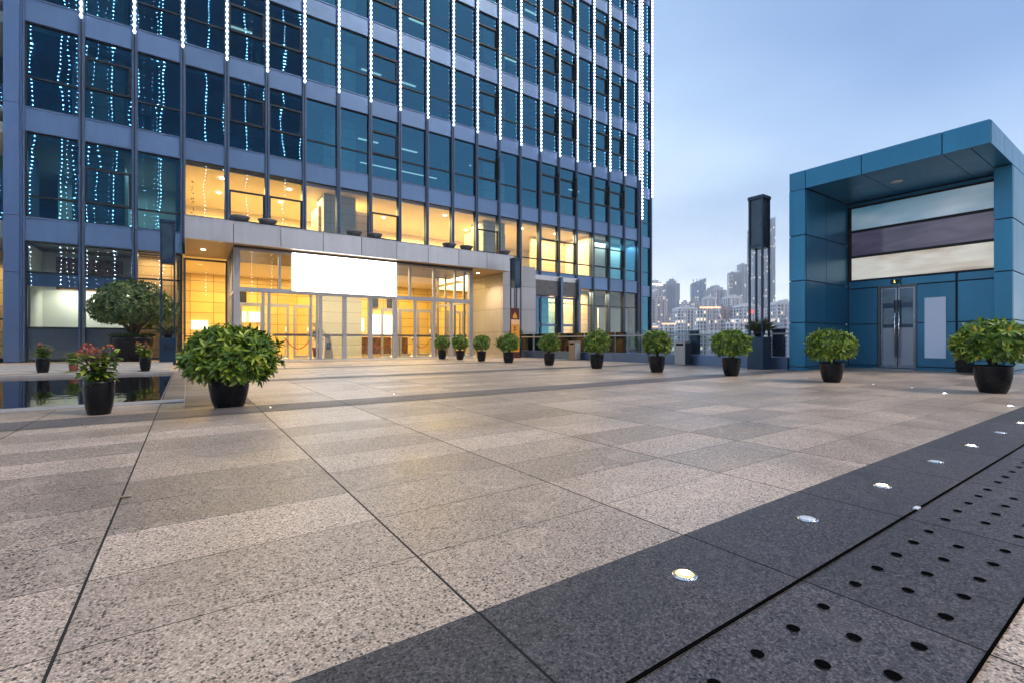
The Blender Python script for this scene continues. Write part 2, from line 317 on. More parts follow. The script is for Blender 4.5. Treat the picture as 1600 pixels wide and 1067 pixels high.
# ------------------------------------------------------------------ mesh helpers
class MB:
    def __init__(s): s.v = []; s.f = []; s.m = []; s.sm = []
    def add(s, vs, fs, mi=0, smooth=False):
        o = len(s.v); s.v += [tuple(p) for p in vs]
        for f in fs: s.f.append(tuple(i+o for i in f)); s.m.append(mi); s.sm.append(smooth)
        return s
    def box(s, x0, x1, y0, y1, z0, z1, mi=0):
        return s.add([(x0, y0, z0), (x1, y0, z0), (x1, y1, z0), (x0, y1, z0), (x0, y0, z1), (x1, y0, z1), (x1, y1, z1), (x0, y1, z1)],
                     [(3, 2, 1, 0), (4, 5, 6, 7), (0, 1, 5, 4), (1, 2, 6, 5), (2, 3, 7, 6), (3, 0, 4, 7)], mi)
    def bbox(s, x0, x1, y0, y1, z0, z1, b=.01, mi=0):
        """box with chamfered vertical and top edges"""
        pl = [(x0+b, y0), (x1-b, y0), (x1, y0+b), (x1, y1-b), (x1-b, y1), (x0+b, y1), (x0, y1-b), (x0, y0+b)]
        cx, cy_ = (x0+x1)/2, (y0+y1)/2
        def ins(p): return (cx+(p[0]-cx)*(1-2*b/(x1-x0)), cy_+(p[1]-cy_)*(1-2*b/(y1-y0)))
        vs = [(*p, z0) for p in pl]+[(*p, z1-b) for p in pl]+[(*ins(p), z1) for p in pl]
        fs = [(i, (i+1) % 8, 8+(i+1) % 8, 8+i) for i in range(8)]+[(8+i, 8+(i+1) % 8, 16+(i+1) % 8, 16+i) for i in range(8)]
        fs += [tuple(range(16, 24)), tuple(reversed(range(8)))]
        return s.add(vs, fs, mi)
    def quad(s, a, b, c, d, mi=0): return s.add([a, b, c, d], [(0, 1, 2, 3)], mi)
    def lathe(s, prof, c=(0, 0, 0), seg=32, mi=0, smooth=True, cap=True):
        vs = []; fs = []
        for (r, z) in prof:
            for k in range(seg):
                a = 2*math.pi*k/seg; vs.append((c[0]+r*math.cos(a), c[1]+r*math.sin(a), c[2]+z))
        for i in range(len(prof)-1):
            for k in range(seg):
                k2 = (k+1) % seg; fs.append((i*seg+k, i*seg+k2, (i+1)*seg+k2, (i+1)*seg+k))
        if cap:
            fs.append(tuple(reversed(range(seg)))); n = (len(prof)-1)*seg; fs.append(tuple(range(n, n+seg)))
        return s.add(vs, fs, mi, smooth)
    def tube(s, pts, rad, seg=8, mi=0, smooth=True):
        pts = [Vector(p) for p in pts]; n = len(pts)
        rads = rad if isinstance(rad, (list, tuple)) else [rad]*n
        vs = []; fs = []
        for i, p in enumerate(pts):
            d = (pts[min(i+1, n-1)]-pts[max(i-1, 0)]).normalized()
            up = Vector((0, 0, 1)) if abs(d.z) < .95 else Vector((1, 0, 0))
            a = d.cross(up).normalized(); b = a.cross(d)
            for k in range(seg):
                th = 2*math.pi*k/seg; q = p+(a*math.cos(th)+b*math.sin(th))*rads[i]; vs.append(tuple(q))
        for i in range(n-1):
            for k in range(seg):
                k2 = (k+1) % seg; fs.append((i*seg+k, i*seg+k2, (i+1)*seg+k2, (i+1)*seg+k))
        fs.append(tuple(reversed(range(seg)))); fs.append(tuple(range((n-1)*seg, n*seg)))
        return s.add(vs, fs, mi, smooth)
    def sphere(s, c, r, mi=0, seg=8, rings=5, sz=1.):
        vs = [(c[0], c[1], c[2]-r*sz)]; fs = []
        for i in range(1, rings):
            a = math.pi*i/rings
            for k in range(seg):
                b = 2*math.pi*k/seg; vs.append((c[0]+r*math.sin(a)*math.cos(b), c[1]+r*math.sin(a)*math.sin(b), c[2]-r*sz*math.cos(a)))
        vs.append((c[0], c[1], c[2]+r*sz)); e = len(vs)-1
        for k in range(seg):
            k2 = (k+1) % seg
            fs.append((0, 1+k2, 1+k)); fs.append((e, e-seg+k, e-seg+k2))
            for i in range(rings-2): fs.append((1+i*seg+k, 1+i*seg+k2, 1+(i+1)*seg+k2, 1+(i+1)*seg+k))
        return s.add(vs, fs, mi, True)
    def build(s, name, mats, parent=None, kind=None):
        off = Vector((0, 0, 0)); p = parent
        while p is not None: off += p.location; p = p.parent
        me = bpy.data.meshes.new(name)
        me.from_pydata([(a-off.x, b-off.y, c-off.z) for a, b, c in s.v], [], s.f)
        if not isinstance(mats, (list, tuple)): mats = [mats]
        for m in mats: me.materials.append(M[m] if isinstance(m, str) else m)
        me.polygons.foreach_set('material_index', s.m); me.polygons.foreach_set('use_smooth', s.sm)
        me.update()
        o = bpy.data.objects.new(name, me); COL.objects.link(o); o.parent = parent
        if kind: o['kind'] = kind
        return o
def thing(name, label, cat, loc=(0, 0, 0), group=None):
    o = bpy.data.objects.new(name, None); COL.objects.link(o); o.location = loc
    o.empty_display_size = .2
    o['label'] = label; o['category'] = cat
    if group: o['group'] = group
    return o
def tag(o, label, cat, group=None):
    o['label'] = label; o['category'] = cat
    if group: o['group'] = group
    return o
def dup(root, loc, rz=0., label=None, scale=None):
    def cp(o, par):
        c = o.copy(); COL.objects.link(c); c.parent = par
        for ch in o.children: cp(ch, c)
        return c
    r = cp(root, None); r.location = loc; r.rotation_euler = (0, 0, rz)
    if scale: r.scale = scale
    if label: r['label'] = label
    return r
def area(name, loc, rot, sx, sy, power, col, parent=None):
    d = bpy.data.lights.new(name, 'AREA'); d.shape = 'RECTANGLE'; d.size = sx; d.size_y = sy; d.energy = power; d.color = col
    o = bpy.data.objects.new(name, d); COL.objects.link(o)
    off = Vector((0, 0, 0)); p = parent
    while p is not None: off += p.location; p = p.parent
    o.location = Vector(loc)-off; o.rotation_euler = rot; o.parent = parent
    return o
def spot(name, loc, power, col, ang, parent):
    d = bpy.data.lights.new(name, 'SPOT'); d.energy = power; d.color = col; d.spot_size = R_(ang); d.spot_blend = .8; d.shadow_soft_size = .06
    o = bpy.data.objects.new(name, d); COL.objects.link(o)
    off = Vector((0, 0, 0)); p = parent
    while p is not None: off += p.location; p = p.parent
    o.location = Vector(loc)-off; o.parent = parent
    return o
# ------------------------------------------------------------------ ground
ZL = .004
g = MB()
PX0, PX1, PY0, PY1 = -30., 14.5, -20., 25.62
PU0, PU1, PV0, PV1 = -9., -.30, 7.95, 15.0          # pool
for (a, b, c, d) in ((PX0, PX1, PY0, PV0), (PX0, PU0, PV0, PV1), (PU1, PX1, PV0, PV1), (PX0, PX1, PV1, PY1), (14.5, 26., PY0, 6.75)):
    g.quad((a, c, 0), (b, c, 0), (b, d, 0), (a, d, 0))
g.build('plaza_paving', 'granite', kind='structure')
b = MB(); b.quad((PX0, .752, ZL), (25.9, .752, ZL), (25.9, 1.2, ZL), (PX0, 1.2, ZL)); b.build('dark_paving_strip', 'granite_dark', kind='structure')
b = MB(); b.quad((PX0, .30, ZL), (25.9, .30, ZL), (25.9, .742, ZL), (PX0, .742, ZL))
rnd = random.Random(4)
def disc(mb, x, y, z, r, mi, n=20):
    mb.add([(x+r*math.cos(2*math.pi*k/n), y+r*math.sin(2*math.pi*k/n), z) for k in range(n)], [tuple(range(n))], mi)
for ti in range(-4, 14):                 # each tile: three staggered rows of drilled holes
    u0 = -.278+.985*ti
    for r_, v in enumerate((.632, .52, .408)):
        for k in range(5 if r_ != 1 else 4):
            u = u0+.112+.188*k+(.092 if r_ == 1 else 0)
            disc(b, u, v, ZL*2, .017+rnd.uniform(-.001, .001), 1)
b.quad((PX0, .7395, ZL*2), (25.9, .7395, ZL*2), (25.9, .7525, ZL*2), (PX0, .7525, ZL*2), 1)
b.quad((PX0, .294, ZL*2), (25.9, .294, ZL*2), (25.9, .302, ZL*2), (PX0, .302, ZL*2), 1)
b.build('perforated_paving', ['granite_dark', 'void'], kind='structure')
for k, (v0, v1) in enumerate(((6.03, 6.65), (10.6, 11.22), (15.05, 15.6), (19.6, 20.1))):
    b = MB()
    u0 = -30. if v0 < 7 else (.7 if v0 < 15 else -30.)
    b.quad((u0, v0, ZL), (14.15, v0, ZL), (14.15, v1, ZL), (u0, v1, ZL))
    b.build('paving_band', 'granite_band', kind='structure')
b = MB(); b.quad((-.02, 7.0, ZL), (.705, 7.0, ZL), (.705, 15.0, ZL), (-.02, 15.0, ZL))
b.build('wet_paving', 'granite_wet', kind='structure')
b = MB()
for u in (-.03, .36):
    b.box(u-.008, u+.008, 7.05, 15., .0, ZL*2)
b.build('steel_drain_line', 'steel', kind='structure')
# pool: stone rim, dark basin and the water
b = MB()
b.box(PU0, PU1, PV0, PV1, -.20, -.16)
b.build('pool_basin', 'void', kind='structure')
b = MB(); b.quad((PU0, PV0, -.025), (PU1, PV0, -.025), (PU1, PV1, -.025), (PU0, PV1, -.025)); b.build('pool_water', 'water', kind='structure')
b = MB()
b.box(PU0-.3, PU1+.27, PV0-.36, PV0, -.2, .012, 0); b.box(PU1, PU1+.27, PV0, PV1, -.2, .012, 1); b.box(PU0-.3, PU1+.27, PV1, PV1+.3, -.2, .03, 0)
b.build('pool_kerb', ['kerbstone', 'granite_wet'], kind='structure')
b = MB()
for k, y in enumerate((16.0, 17.2, 18.4, 19.6)):     # shallow terraces behind the pool
    b.box(-30, -.4, y, y+1.2, -.1, .03+.02*k)
b.build('pale_terrace', 'stone_light', kind='structure')
# podium, lower terrace and the ground out to the horizon
b = MB(); b.box(PX0, 14.5, PY0, 60, -32, -.25); b.box(14.5, 26., PY0, 6.75, -32, -.25); b.build('podium', 'kerbstone', kind='structure')
b = MB(); b.box(14.5, 60, 6.75, 60, -32, -4); b.build('lower_terrace', 'kerbstone', kind='structure')
M['terrain'] = simple('hazy lower city ground', (.12, .13, .13), .9, var=.4, scale=.02)
b = MB(); b.box(-380, 1310, -380, 1310, -34, -32); b.build('terrain', 'terrain', kind='structure')

# ------------------------------------------------------------------ office tower
V0 = 25.5; Q0 = -.13701; DQ = .06551
mu = [V0*(Q0+DQ*k) for k in range(-1, 21)]     # mullion centres; bays lie between
BW = V0*DQ
tower = thing('office_tower', 'tall blue glass office tower with white light strips and a lit entrance lobby', 'building', (12, V0, 0))
SP = [(4.67, 5.59), (8.88, 9.82), (13.10, 14.05), (17.32, 18.27), (21.55, 22.48), (25.78, 26.70), (30.0, 31.2)]
LX, RX = -5.15, mu[-1]
YS, YG, YM = V0-.02, V0+.06, V0-.14            # spandrel face, glass, mullion face
def in_gap(u0, u1, z): return False
# spandrel bands: one part per floor, panel seams inside
for i, (a, c) in enumerate(SP):
    b = MB()
    for k in range(len(mu)-1):
        x0, x1 = mu[k]+.02, mu[k+1]-.02
        if i == 0 and -.1 < (mu[k]+mu[k+1])/2 < 18.4: continue
        b.box(x0, x1, YS, YS+.06, a+.045, c-.045, 0)
        b.box(x0, x1, YS-.03, YS+.05, a, a+.045, 0); b.box(x0, x1, YS-.03, YS+.05, c-.045, c, 0)
    b.box(LX, RX, YS+.10, YS+.30, a+.02, c-.02, 1)
    b.build('spandrel_band', ['spandrel', 'frame'], tower)
# floor slabs and ceilings, back and side walls
for i, (a, c) in enumerate(SP[1:], 1):
    b = MB(); b.box(-14, RX-.1, V0+.35, 37.9, a-.12, a+.3, 1 if i == 1 else 0); b.box(-14, RX-.1, V0+.35, 37.9, c-.25, c-.06, 0)
    b.build('floor_slab', ['ceiling', 'ceiling_warm'], tower)
b = MB(); b.box(-.4, 30, V0+.35, 37.9, 4.75, 5.0, 0); b.box(-.4, 30, V0+.35, 37.9, 5.3, 5.5, 1); b.build('floor_slab', ['ceiling_warm', 'floor_in'], tower)
b = MB(); b.box(-14, -.4, V0+.35, 37.9, 4.75, 5.4, 0); b.build('floor_slab', ['ceiling'], tower)
b = MB(); b.box(-14, RX, 38, 38.4, -4, 31.2); b.box(RX-.02, RX+.2, V0+.1, 38, -4, 31.2); b.box(-14.4, -14, 29, 38.4, -.2, 31.2); b.build('rear_wall', 'spandrel', tower)
b = MB(); b.box(-14.4, 34, V0, 38.4, 31.2, 31.4); b.build('roof', 'roof', tower)
b = MB(); b.box(14.5, RX, V0+.02, V0+.3, -4, .03); b.build('base_wall', 'spandrel', tower)
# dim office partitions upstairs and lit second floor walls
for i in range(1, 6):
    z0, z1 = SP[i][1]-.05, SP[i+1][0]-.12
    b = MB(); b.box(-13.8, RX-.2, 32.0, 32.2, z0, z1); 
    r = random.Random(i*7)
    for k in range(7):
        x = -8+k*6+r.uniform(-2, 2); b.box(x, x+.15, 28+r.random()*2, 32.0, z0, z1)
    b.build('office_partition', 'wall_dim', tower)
    lm = MB()
    for k in range(16):
        if r.random() < .3:
            x = -8+k*2.4+r.uniform(-.5, .5); lm.box(x, x+1.2, 28.4, 28.55, z1-.05, z1-.02)
    if i == 1:
        lm.box(8.2, 13.0, 27.2, 27.32, z0+1.3, z0+1.33)
    lm.build('ceiling_tube', 'lamp_cool', tower)
for k in range(-1, 3):
    u = 6.9+10*k
    b = MB(); b.box(u-.85, u+.85, 26.6, 28.2, 5.5, 31.0); b.build('column', 'column', tower)
# second floor: warm lit room
b = MB()
b.box(-.3, 24.9, 33.5, 33.7, 5.5, 8.76, 0); b.box(-.40, -.25, V0+.4, 33.5, 5.5, 8.76, 0); b.box(24.9, 25.1, V0+.4, 33.5, 5.5, 8.76, 0)
b.box(5.9, 8.6, 27.2, 28.9, 5.5, 8.2, 1); b.box(15.9, 18.2, 27.2, 28.9, 5.5, 8.2, 1); b.box(.6, 3.2, 30.5, 30.7, 5.5, 7.6, 1); b.box(11, 14, 31, 31.2, 5.5, 7.8, 1); b.box(21.5, 24.88, 28.6, 28.8, 5.5, 8.7, 1)
b.build('upper_room_wall', ['ceiling_warm', 'wall_wood'], tower)
b = MB(); b.box(25.2, RX-.2, 27.0, 27.1, 5.5, 8.76); b.box(-5.1, -.5, 31, 31.2, 5.4, 8.76); b.build('blind_wall', 'wall_cool', tower)
b = MB()
for x in range(1, 25, 3):
    for y in (26.9, 29.6):
        b.lathe([(.10, 0), (.10, .015)], (x+.4*((x*7) % 3), y, 8.70), 14)
b.build('downlight', 'lamp_warm', tower)
area('upper_room_lamp', (5, 29.5, 8.6), (0, 0, 0), 9, 5, 1800, (1, .71, .29), tower)
area('upper_room_lamp', (15.5, 29.5, 8.6), (0, 0, 0), 9, 5, 1800, (1, .71, .29), tower)
area('upper_room_lamp', (22.8, 27.2, 8.6), (0, 0, 0), 3.6, 2.4, 420, (1, .74, .36), tower)
area('blind_lamp', (27.6, 26.5, 8.5), (0, 0, 0), 4.4, .6, 110, (.75, .98, 1.), tower)
area('blind_lamp', (-3, 28.5, 8.5), (0, 0, 0), 3, 3, 60, (.7, .95, 1.), tower)

# windows: frame with transoms, and the pane as its sub-part; the 100 that show largest are parts of their own
OPER = {0, 3, 4, 7, 11, 14, 15, 17, 18}
def proj_area(u, z, hh, vv=V0):
    f = (math.sin(R_(YAW)), math.cos(R_(YAW))); d = u*f[0]+vv*f[1]; l = u*f[1]-vv*f[0]
    px, py = 800+736*l/d, 533.5+736*(.8-z)/d
    return (BW*hh)*(736/d)**2 * vv/math.hypot(u, vv), px, py+0*hh, 736/d
wins = []
zr = [(.06, 4.64)]+[(SP[i][1], SP[i+1][0]) for i in range(6)]
for k in range(len(mu)-1):
    for i, (a, c) in enumerate(zr):
        uc = (mu[k]+mu[k+1])/2
        if i == 0 and (-.1 < uc < 18.4): continue
        ar, px, py, sc = proj_area(uc, c, c-a)
        top = proj_area(uc, a, c-a)[2]
        if i == 0: ar *= 1.0
        if top < -10: ar = -1
        wins.append((ar, k, i, a, c))
wins.sort(reverse=True)
rw = random.Random(11)
def window_mb(k, i, a, c, fm, pm):
    x0, x1 = mu[k]+.10, mu[k+1]-.10
    fw = .045
    bay = k-1
    fm.box(x0-.09, x0, YG-.05, YG+.05, a, c); fm.box(x1, x1+.09, YG-.05, YG+.05, a, c)
    fm.box(x0, x1, YG-.05, YG+.05, a, a+fw); fm.box(x0, x1, YG-.05, YG+.05, c-fw, c)
    h = c-a
    lo = x0
    if i == 0:
        bars = [1.33, 3.47]
    elif bay in OPER:
        bars = [a+.38*h, a+.76*h]
    else: bars = [a+.36*h]
    if i == 1: bars = [a+.25*h]+([a+.68*h] if bay in OPER else [])
    if bay in OPER and i > 0:       # hinged sash: heavier dark frame
        z0, z1 = bars[0], (bars[1] if len(bars) > 1 else c)
        fm.box(x0, x0+.06, YG-.08, YG-.051, z0, z1); fm.box(x1-.09, x1, YG-.08, YG-.051, z0, z1)
        fm.box(x0+.06, x1-.09, YG-.08, YG-.051, z1-.07, z1+.02); fm.box(x0+.06, x1-.09, YG-.08, YG-.051, z0-.02, z0+.07)
        if bay in (11, 14, 15, 17, 18): fm.box(x1-.02, x1+.03, YG-.26, YG-.085, z0+.1, z0+1.5)
    for zb in bars: fm.box(x0, x1, YG-.045, YG+.045, zb-.035, zb+.035)
    # panes, each one set a hair out of true as real glazing is
    ed = [a+fw]+bars+[c-fw]
    for z0, z1 in zip(ed, ed[1:]):
        e = [rw.uniform(-.0022, .0022) for _ in range(4)]
        pm.quad((x0, YG+.01+e[0], z0), (x1, YG+.01+e[1], z0), (x1, YG+.01+e[1]+e[2], z1), (x0, YG+.01+e[0]+e[2], z1))
fr_rest, pn_rest = MB(), MB()
for n_, (ar, k, i, a, c) in enumerate(wins):
    lit = (i == 1 and 1.9 < k+.0 < 19) or (i == 0 and 18.0 < (mu[k]+mu[k+1])/2 < 22)
    if i == 1: lit = (k-1) >= 2 and (k-1) <= 17
    gm = 'glass_lit' if (lit or i == 0) else 'glass'
    if n_ < 99:
        fm, pm = MB(), MB(); window_mb(k, i, a, c, fm, pm)
        f = fm.build('window', 'frame', tower); pm.build('pane', gm, f)
    else: window_mb(k, i, a, c, fr_rest, pn_rest)
f = fr_rest.build('window_rows', 'frame', tower); f['kind'] = 'stuff'
p = pn_rest.build('pane_rows', 'glass', f); p['kind'] = 'stuff'
# mullions, and an LED strip on each from the fourth floor up
for k, u in enumerate(mu[1:]):
    b = MB()
    zlo = .03
    if u > 14: zlo = -4
    if -.3 < u < 17.3: zlo = 5.1
    b.box(u-.07, u+.07, YM, YS+.3, zlo, 31.1); b.box(u-.10, u-.07, YM+.06, YS+.25, zlo, 31.1); b.box(u+.07, u+.10, YM+.06, YS+.25, zlo, 31.1)
    b.box(u-.022, u+.022, YM-.02, YM, zlo, 31.1, 1)
    b.build('mullion', ['mullion', 'frame'], tower)
def led_strip(u, y, z0, z1, r, step, mat, parent, name='light_strip'):
    b = MB(); b.box(u-.03, u+.03, y-.02, y-.002, z0, z1, 1)
    z = z0+.1
    while z < z1: b.sphere((u, y-.04, z), r, 0, 8, 5); z += step
    b.build(name, [mat, 'led_back' if mat == 'led' else 'frame'], parent)
for u in mu[1:]: led_strip(u, YM-.02, 13.72, 31, .056, .25, 'led', tower)
# corner pillar at the left end, wing set back behind it
b = MB()
for z0, z1 in ((.03, 3.40), (3.42, 5.55), (5.57, 9.8), (9.82, 14.03), (14.05, 22.4), (22.42, 31.1)):
    b.box(-5.66, -5.24, V0-.22, V0+.3, z0, z1, 0)
b.box(-5.64, -5.26, V0-.20, V0+.28, .03, 31.1, 1); b.box(-5.66, -5.4, V0+.3, 29.1, .03, 31.1, 0)
for u, d in ((-5.21, .12), (-5.14, .20)): b.box(u-.03, u+.028, V0-.16+d*.3, V0+.3, .03, 31.1, 0)
b.build('pillar', ['pillar', 'seam'], tower)
b = MB()
for (a, c) in SP: b.box(-13.9, -5.7, 29.0, 29.3, a, c, 0)
b.build('spandrel_band', ['spandrel'], tower)
for z0, z1 in ((.05, 4.67), (5.59, 8.88), (9.82, 13.1), (14.05, 17.32)):
    fm, pm = MB(), MB()
    for x in (-9.9, -8.3, -7., -5.75): fm.box(x-.04, x+.04, 28.98, 29.1, z0, z1)
    fm.box(-9.9, -5.7, 28.98, 29.1, z0+.36*(z1-z0), z0+.36*(z1-z0)+.07)
    f = fm.build('window', 'frame', tower)
    pm.quad((-10, 29.06, z0), (-5.7, 29.06, z0), (-5.7, 29.06, z1), (-10, 29.06, z1)); pm.build('pane', 'glass_lit' if z0 < 1 else 'glass', f)
b = MB(); b.box(-13.9, -5.2, 32.5, 32.7, 0, 4.7); b.box(-9, -7.2, 31.6, 31.8, 1.5, 2.3); b.build('side_lobby_wall', 'wall_warm', tower)
area('side_lobby_lamp', (-8.5, 30.8, 4.5), (0, 0, 0), 4, 2.4, 110, (1, .72, .34), tower)
# set-back bay at the right end with its own two strips
XR0, XR1 = 30.45, 33.35; VR = 27.0
b = MB()
b.box(RX+.2, 31.9, VR+.1, VR+.4, -4, 31.2, 0)
for (a, c) in SP: b.box(31.9, XR1, VR, VR+.3, a, c, 0)
b.box(XR1-.06, XR1+.06, VR-.12, VR+.3, -4, 31.2, 1); b.box(31.95, 32.15, VR-.12, VR+.3, -4, 31.2, 1)
b.box(XR1-.1, XR1, VR+.3, 38, -4, 31.2, 0)
b.build('end_bay', ['spandrel', 'mullion'], tower)
for z0, z1 in zr:
    fm, pm = MB(), MB()
    zt = z0+.36*(z1-z0)
    fm.box(32.15, XR1-.06, VR+.04, VR+.12, zt-.03, zt+.03); fm.box(32.15, 32.2, VR+.04, VR+.12, z0, z1)
    f = fm.build('end_window', 'frame', tower)
    pm.quad((32.15, VR+.08, z0), (XR1-.06, VR+.08, z0), (XR1-.06, VR+.08, z1), (32.15, VR+.08, z1)); pm.build('pane', 'glass', f)
for u in (32.05, XR1): led_strip(u, VR-.14, 13.3 if u > 33 else 11.2, 31, .07, .30, 'led', tower)
b = MB(); b.box(31.0, XR1-.1, 29, 29.1, -1, 31); b.build('office_partition', 'wall_cool', tower)

# ---- ground floor left: frosted white room, warm room
b = MB()
b.box(-5.1, -1.95, 27.8, 27.95, .03, 4.6, 0); b.box(-5.15, -5.05, V0+.4, 27.8, .03, 4.6, 0); b.box(-1.98, -1.86, V0+.4, 27.95, .03, 4.6, 0)
b.box(-4.2, -2.3, 27.2, 27.5, .9, 1.25, 1); b.box(-4.9, -2.2, 26.9, 27.3, .03, .7, 1)
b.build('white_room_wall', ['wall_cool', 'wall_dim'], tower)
b = MB(); b.box(-5.1, -1.9, V0+.14, V0+.17, 2.95, 3.46, 0); b.build('frosted_band', 'spandrel', tower)
b = MB(); b.box(-5.1, -1.9, V0+.15, V0+.16, .1, 1.3, 0); b.build('frosted_sheet', 'frost', tower)
area('white_room_lamp', (-3.3, 27.2, 2.95), (R_(18), 0, 0), 2.4, .5, 48, (1., 1., .84), tower)
b = MB(); b.box(-4.6, -2.4, 27.6, 27.75, 3.0, 4.4); b.build('shelf_unit', 'counter', tower)
b = MB(); b.box(-1.85, -.2, 27.0, 27.15, .03, 4.7); b.build('warm_room_wall', 'wall_wood', tower)
area('warm_room_lamp', (-1.0, 26.2, 4.55), (0, 0, 0), 1.4, .8, 42, (1, .72, .38), tower)
# ---- lobby
b = MB()
b.box(-.3, 20.8, 33.2, 33.4, .0, 4.75, 0); b.box(-.38, -.22, V0+.1, 33.4, .0, 4.75, 0); b.box(20.8, 21., V0+.4, 33.4, 0, 4.75, 0)
b.build('lobby_wall', 'wall_warm', tower)
b = MB(); b.box(-.3, 20.8, 20.9, 33.2, .005, .02); b.build('lobby_floor', 'floor_in', tower)
for u, wd in ((7.15, 1.05), (17.0, .95)):
    b = MB(); b.box(u-wd, u+wd, 27.0, 29.0, .02, 4.75); b.build('lobby_column', 'wall_wood' if u > 10 else 'column', tower)
b = MB()
b.box(10.8, 12.6, 33.05, 33.18, 1.2, 2.7); b.box(2.3, 3.0, 33.05, 33.18, 2.0, 2.6); b.box(3.15, 3.9, 33.05, 33.18, 2.0, 2.6); b.box(.2, 1.0, 33.05, 33.18, 1.5, 2.0); b.box(9.0, 10.2, 33.05, 33.18, 1.5, 2.4)
b.build('glowing_panel', 'lamp_warm_soft', tower)
b = MB()
for x0, x1, z0, z1 in ((2.5, 3.0, 3.1, 3.9), (10.7, 11.2, 3.2, 3.9), (11.9, 12.5, 3.2, 3.9)): b.box(x0*1.0, x1, 33.0, 33.15, z0, z1)
b.build('vent_grille', 'frame', tower)
for x in (2.2, 7.2, 12.2): area('lobby_lamp', (x, 29.3, 4.68), (0, 0, 0), 4.2, 5.5, 500, (1, .64, .19), tower)
area('lobby_lamp', (18.6, 29.3, 4.68), (0, 0, 0), 3.5, 5.5, 190, (1, .70, .28), tower)
area('vestibule_lamp', (7.0, 23.6, 4.40), (0, 0, 0), 9.5, 2.6, 700, (1, .74, .40), tower)
# lobby outer glazing left and right of the vestibule
for x0, x1 in ((-.14, 1.55), (12.5, 14.3)):
    fm, pm = MB(), MB()
    fm.box(x0, x0+.09, V0-.05, V0+.1, .02, 4.5); fm.box(x1-.09, x1, V0-.05, V0+.1, .02, 4.5); fm.box(x0+.09, x1-.09, V0-.05, V0+.1, 1.0, 1.06); fm.box(x0+.09, x1-.09, V0-.05, V0+.1, 4.42, 4.5)
    f = fm.build('lobby_window', 'steel_dark', tower)
    pm.quad((x0, V0+.03, .02), (x1, V0+.03, .02), (x1, V0+.03, 4.5), (x0, V0+.03, 4.5)); pm.build('pane', 'glass_clear', f)
# ---- vestibule: steel posts, transom, glass, doors
VD = 21.5
vest = MB()
for u, wd in ((1.62, .20), (12.2, .20)): vest.box(u-wd/2, u+wd/2, VD-.06, VD+.14, .0, 4.48)
for u in (3.15, 8.14, 8.85, 10.1, 11.3): vest.box(u-.045, u+.045, VD-.04, VD+.1, 2.95, 4.40)
vest.box(1.72, 12.1, VD-.05, VD+.12, 2.78, 2.95); vest.box(1.72, 12.1, VD-.05, VD+.12, 4.40, 4.48)
vest.box(1.72, 12.1, VD-.04, VD+.1, .0, .06)
for y in (22.2, 23.3, 24.4, 25.4):
    for u in (1.62, 12.2): vest.box(u-.06, u+.06, y-.05, y+.05, .0, 4.48)
for u in (1.62, 12.2): vest.box(u-.05, u+.05, VD+.14, V0, 2.78, 2.9)
for u, wd in ((2.55, .10), (2.77, .09), (4.37, .08), (4.62, .07), (4.76, .13), (5.77, .18), (6.93, .18), (8.10, .20), (9.12, .12), (10.1, .14), (11.08, .13)):
    vest.box(u-wd/2, u+wd/2, VD-.03, VD+.09, .06, 2.78)
vest = vest.build('vestibule_frame', 'steel', tower)
b = MB()
b.quad((1.7, VD+.02, .06), (12.1, VD+.02, .06), (12.1, VD+.02, 4.40), (1.7, VD+.02, 4.40))
for u in (1.62, 12.2): b.quad((u, VD+.14, .02), (u, V0, .02), (u, V0, 4.48), (u, VD+.14, 4.48))
b.build('vestibule_glass', 'glass_clear', tower)
M['manifest'] = simple('pale safety band', (.80, .55, .38), .5)
b = MB(); b.box(2.9, 12.0, VD+.03, VD+.034, 1.02, 1.12); b.build('safety_band', 'manifest', tower)
b = MB(); b.box(1.5, 12.3, VD-.05, V0, 4.50, 4.58); b.build('vestibule_roof', 'steel_dark', tower)
for u0, u1 in ((2.0, 2.95), (3.15, 4.1), (4.3, 5.1), (8.7, 9.7), (9.75, 10.7), (10.8, 11.7)):   # inner swing doors
    fm, pm = MB(), MB(); y = V0-.4
    fm.box(u0, u0+.1, y, y+.08, .02, 2.6); fm.box(u1-.1, u1, y, y+.08, .02, 2.6); fm.box(u0+.1, u1-.1, y, y+.08, 2.45, 2.6); fm.box(u0+.1, u1-.1, y, y+.08, .02, .12)
    f = fm.build('inner_door', 'steel', tower); pm.quad((u0+.1, y+.04, .1), (u1-.1, y+.04, .1), (u1-.1, y+.04, 2.45), (u0+.1, y+.04, 2.45)); pm.build('pane', 'glass_clear', f)
    h = MB(); h.tube([(u1-.16, y-.06, .8), (u1-.16, y-.06, 1.5)], .015); h.build('handle', 'chrome', f)
b = MB(); b.box(1.2, 12.6, 20.75, 21.44, .0, .022); b.build('door_mat', 'steel', tower)
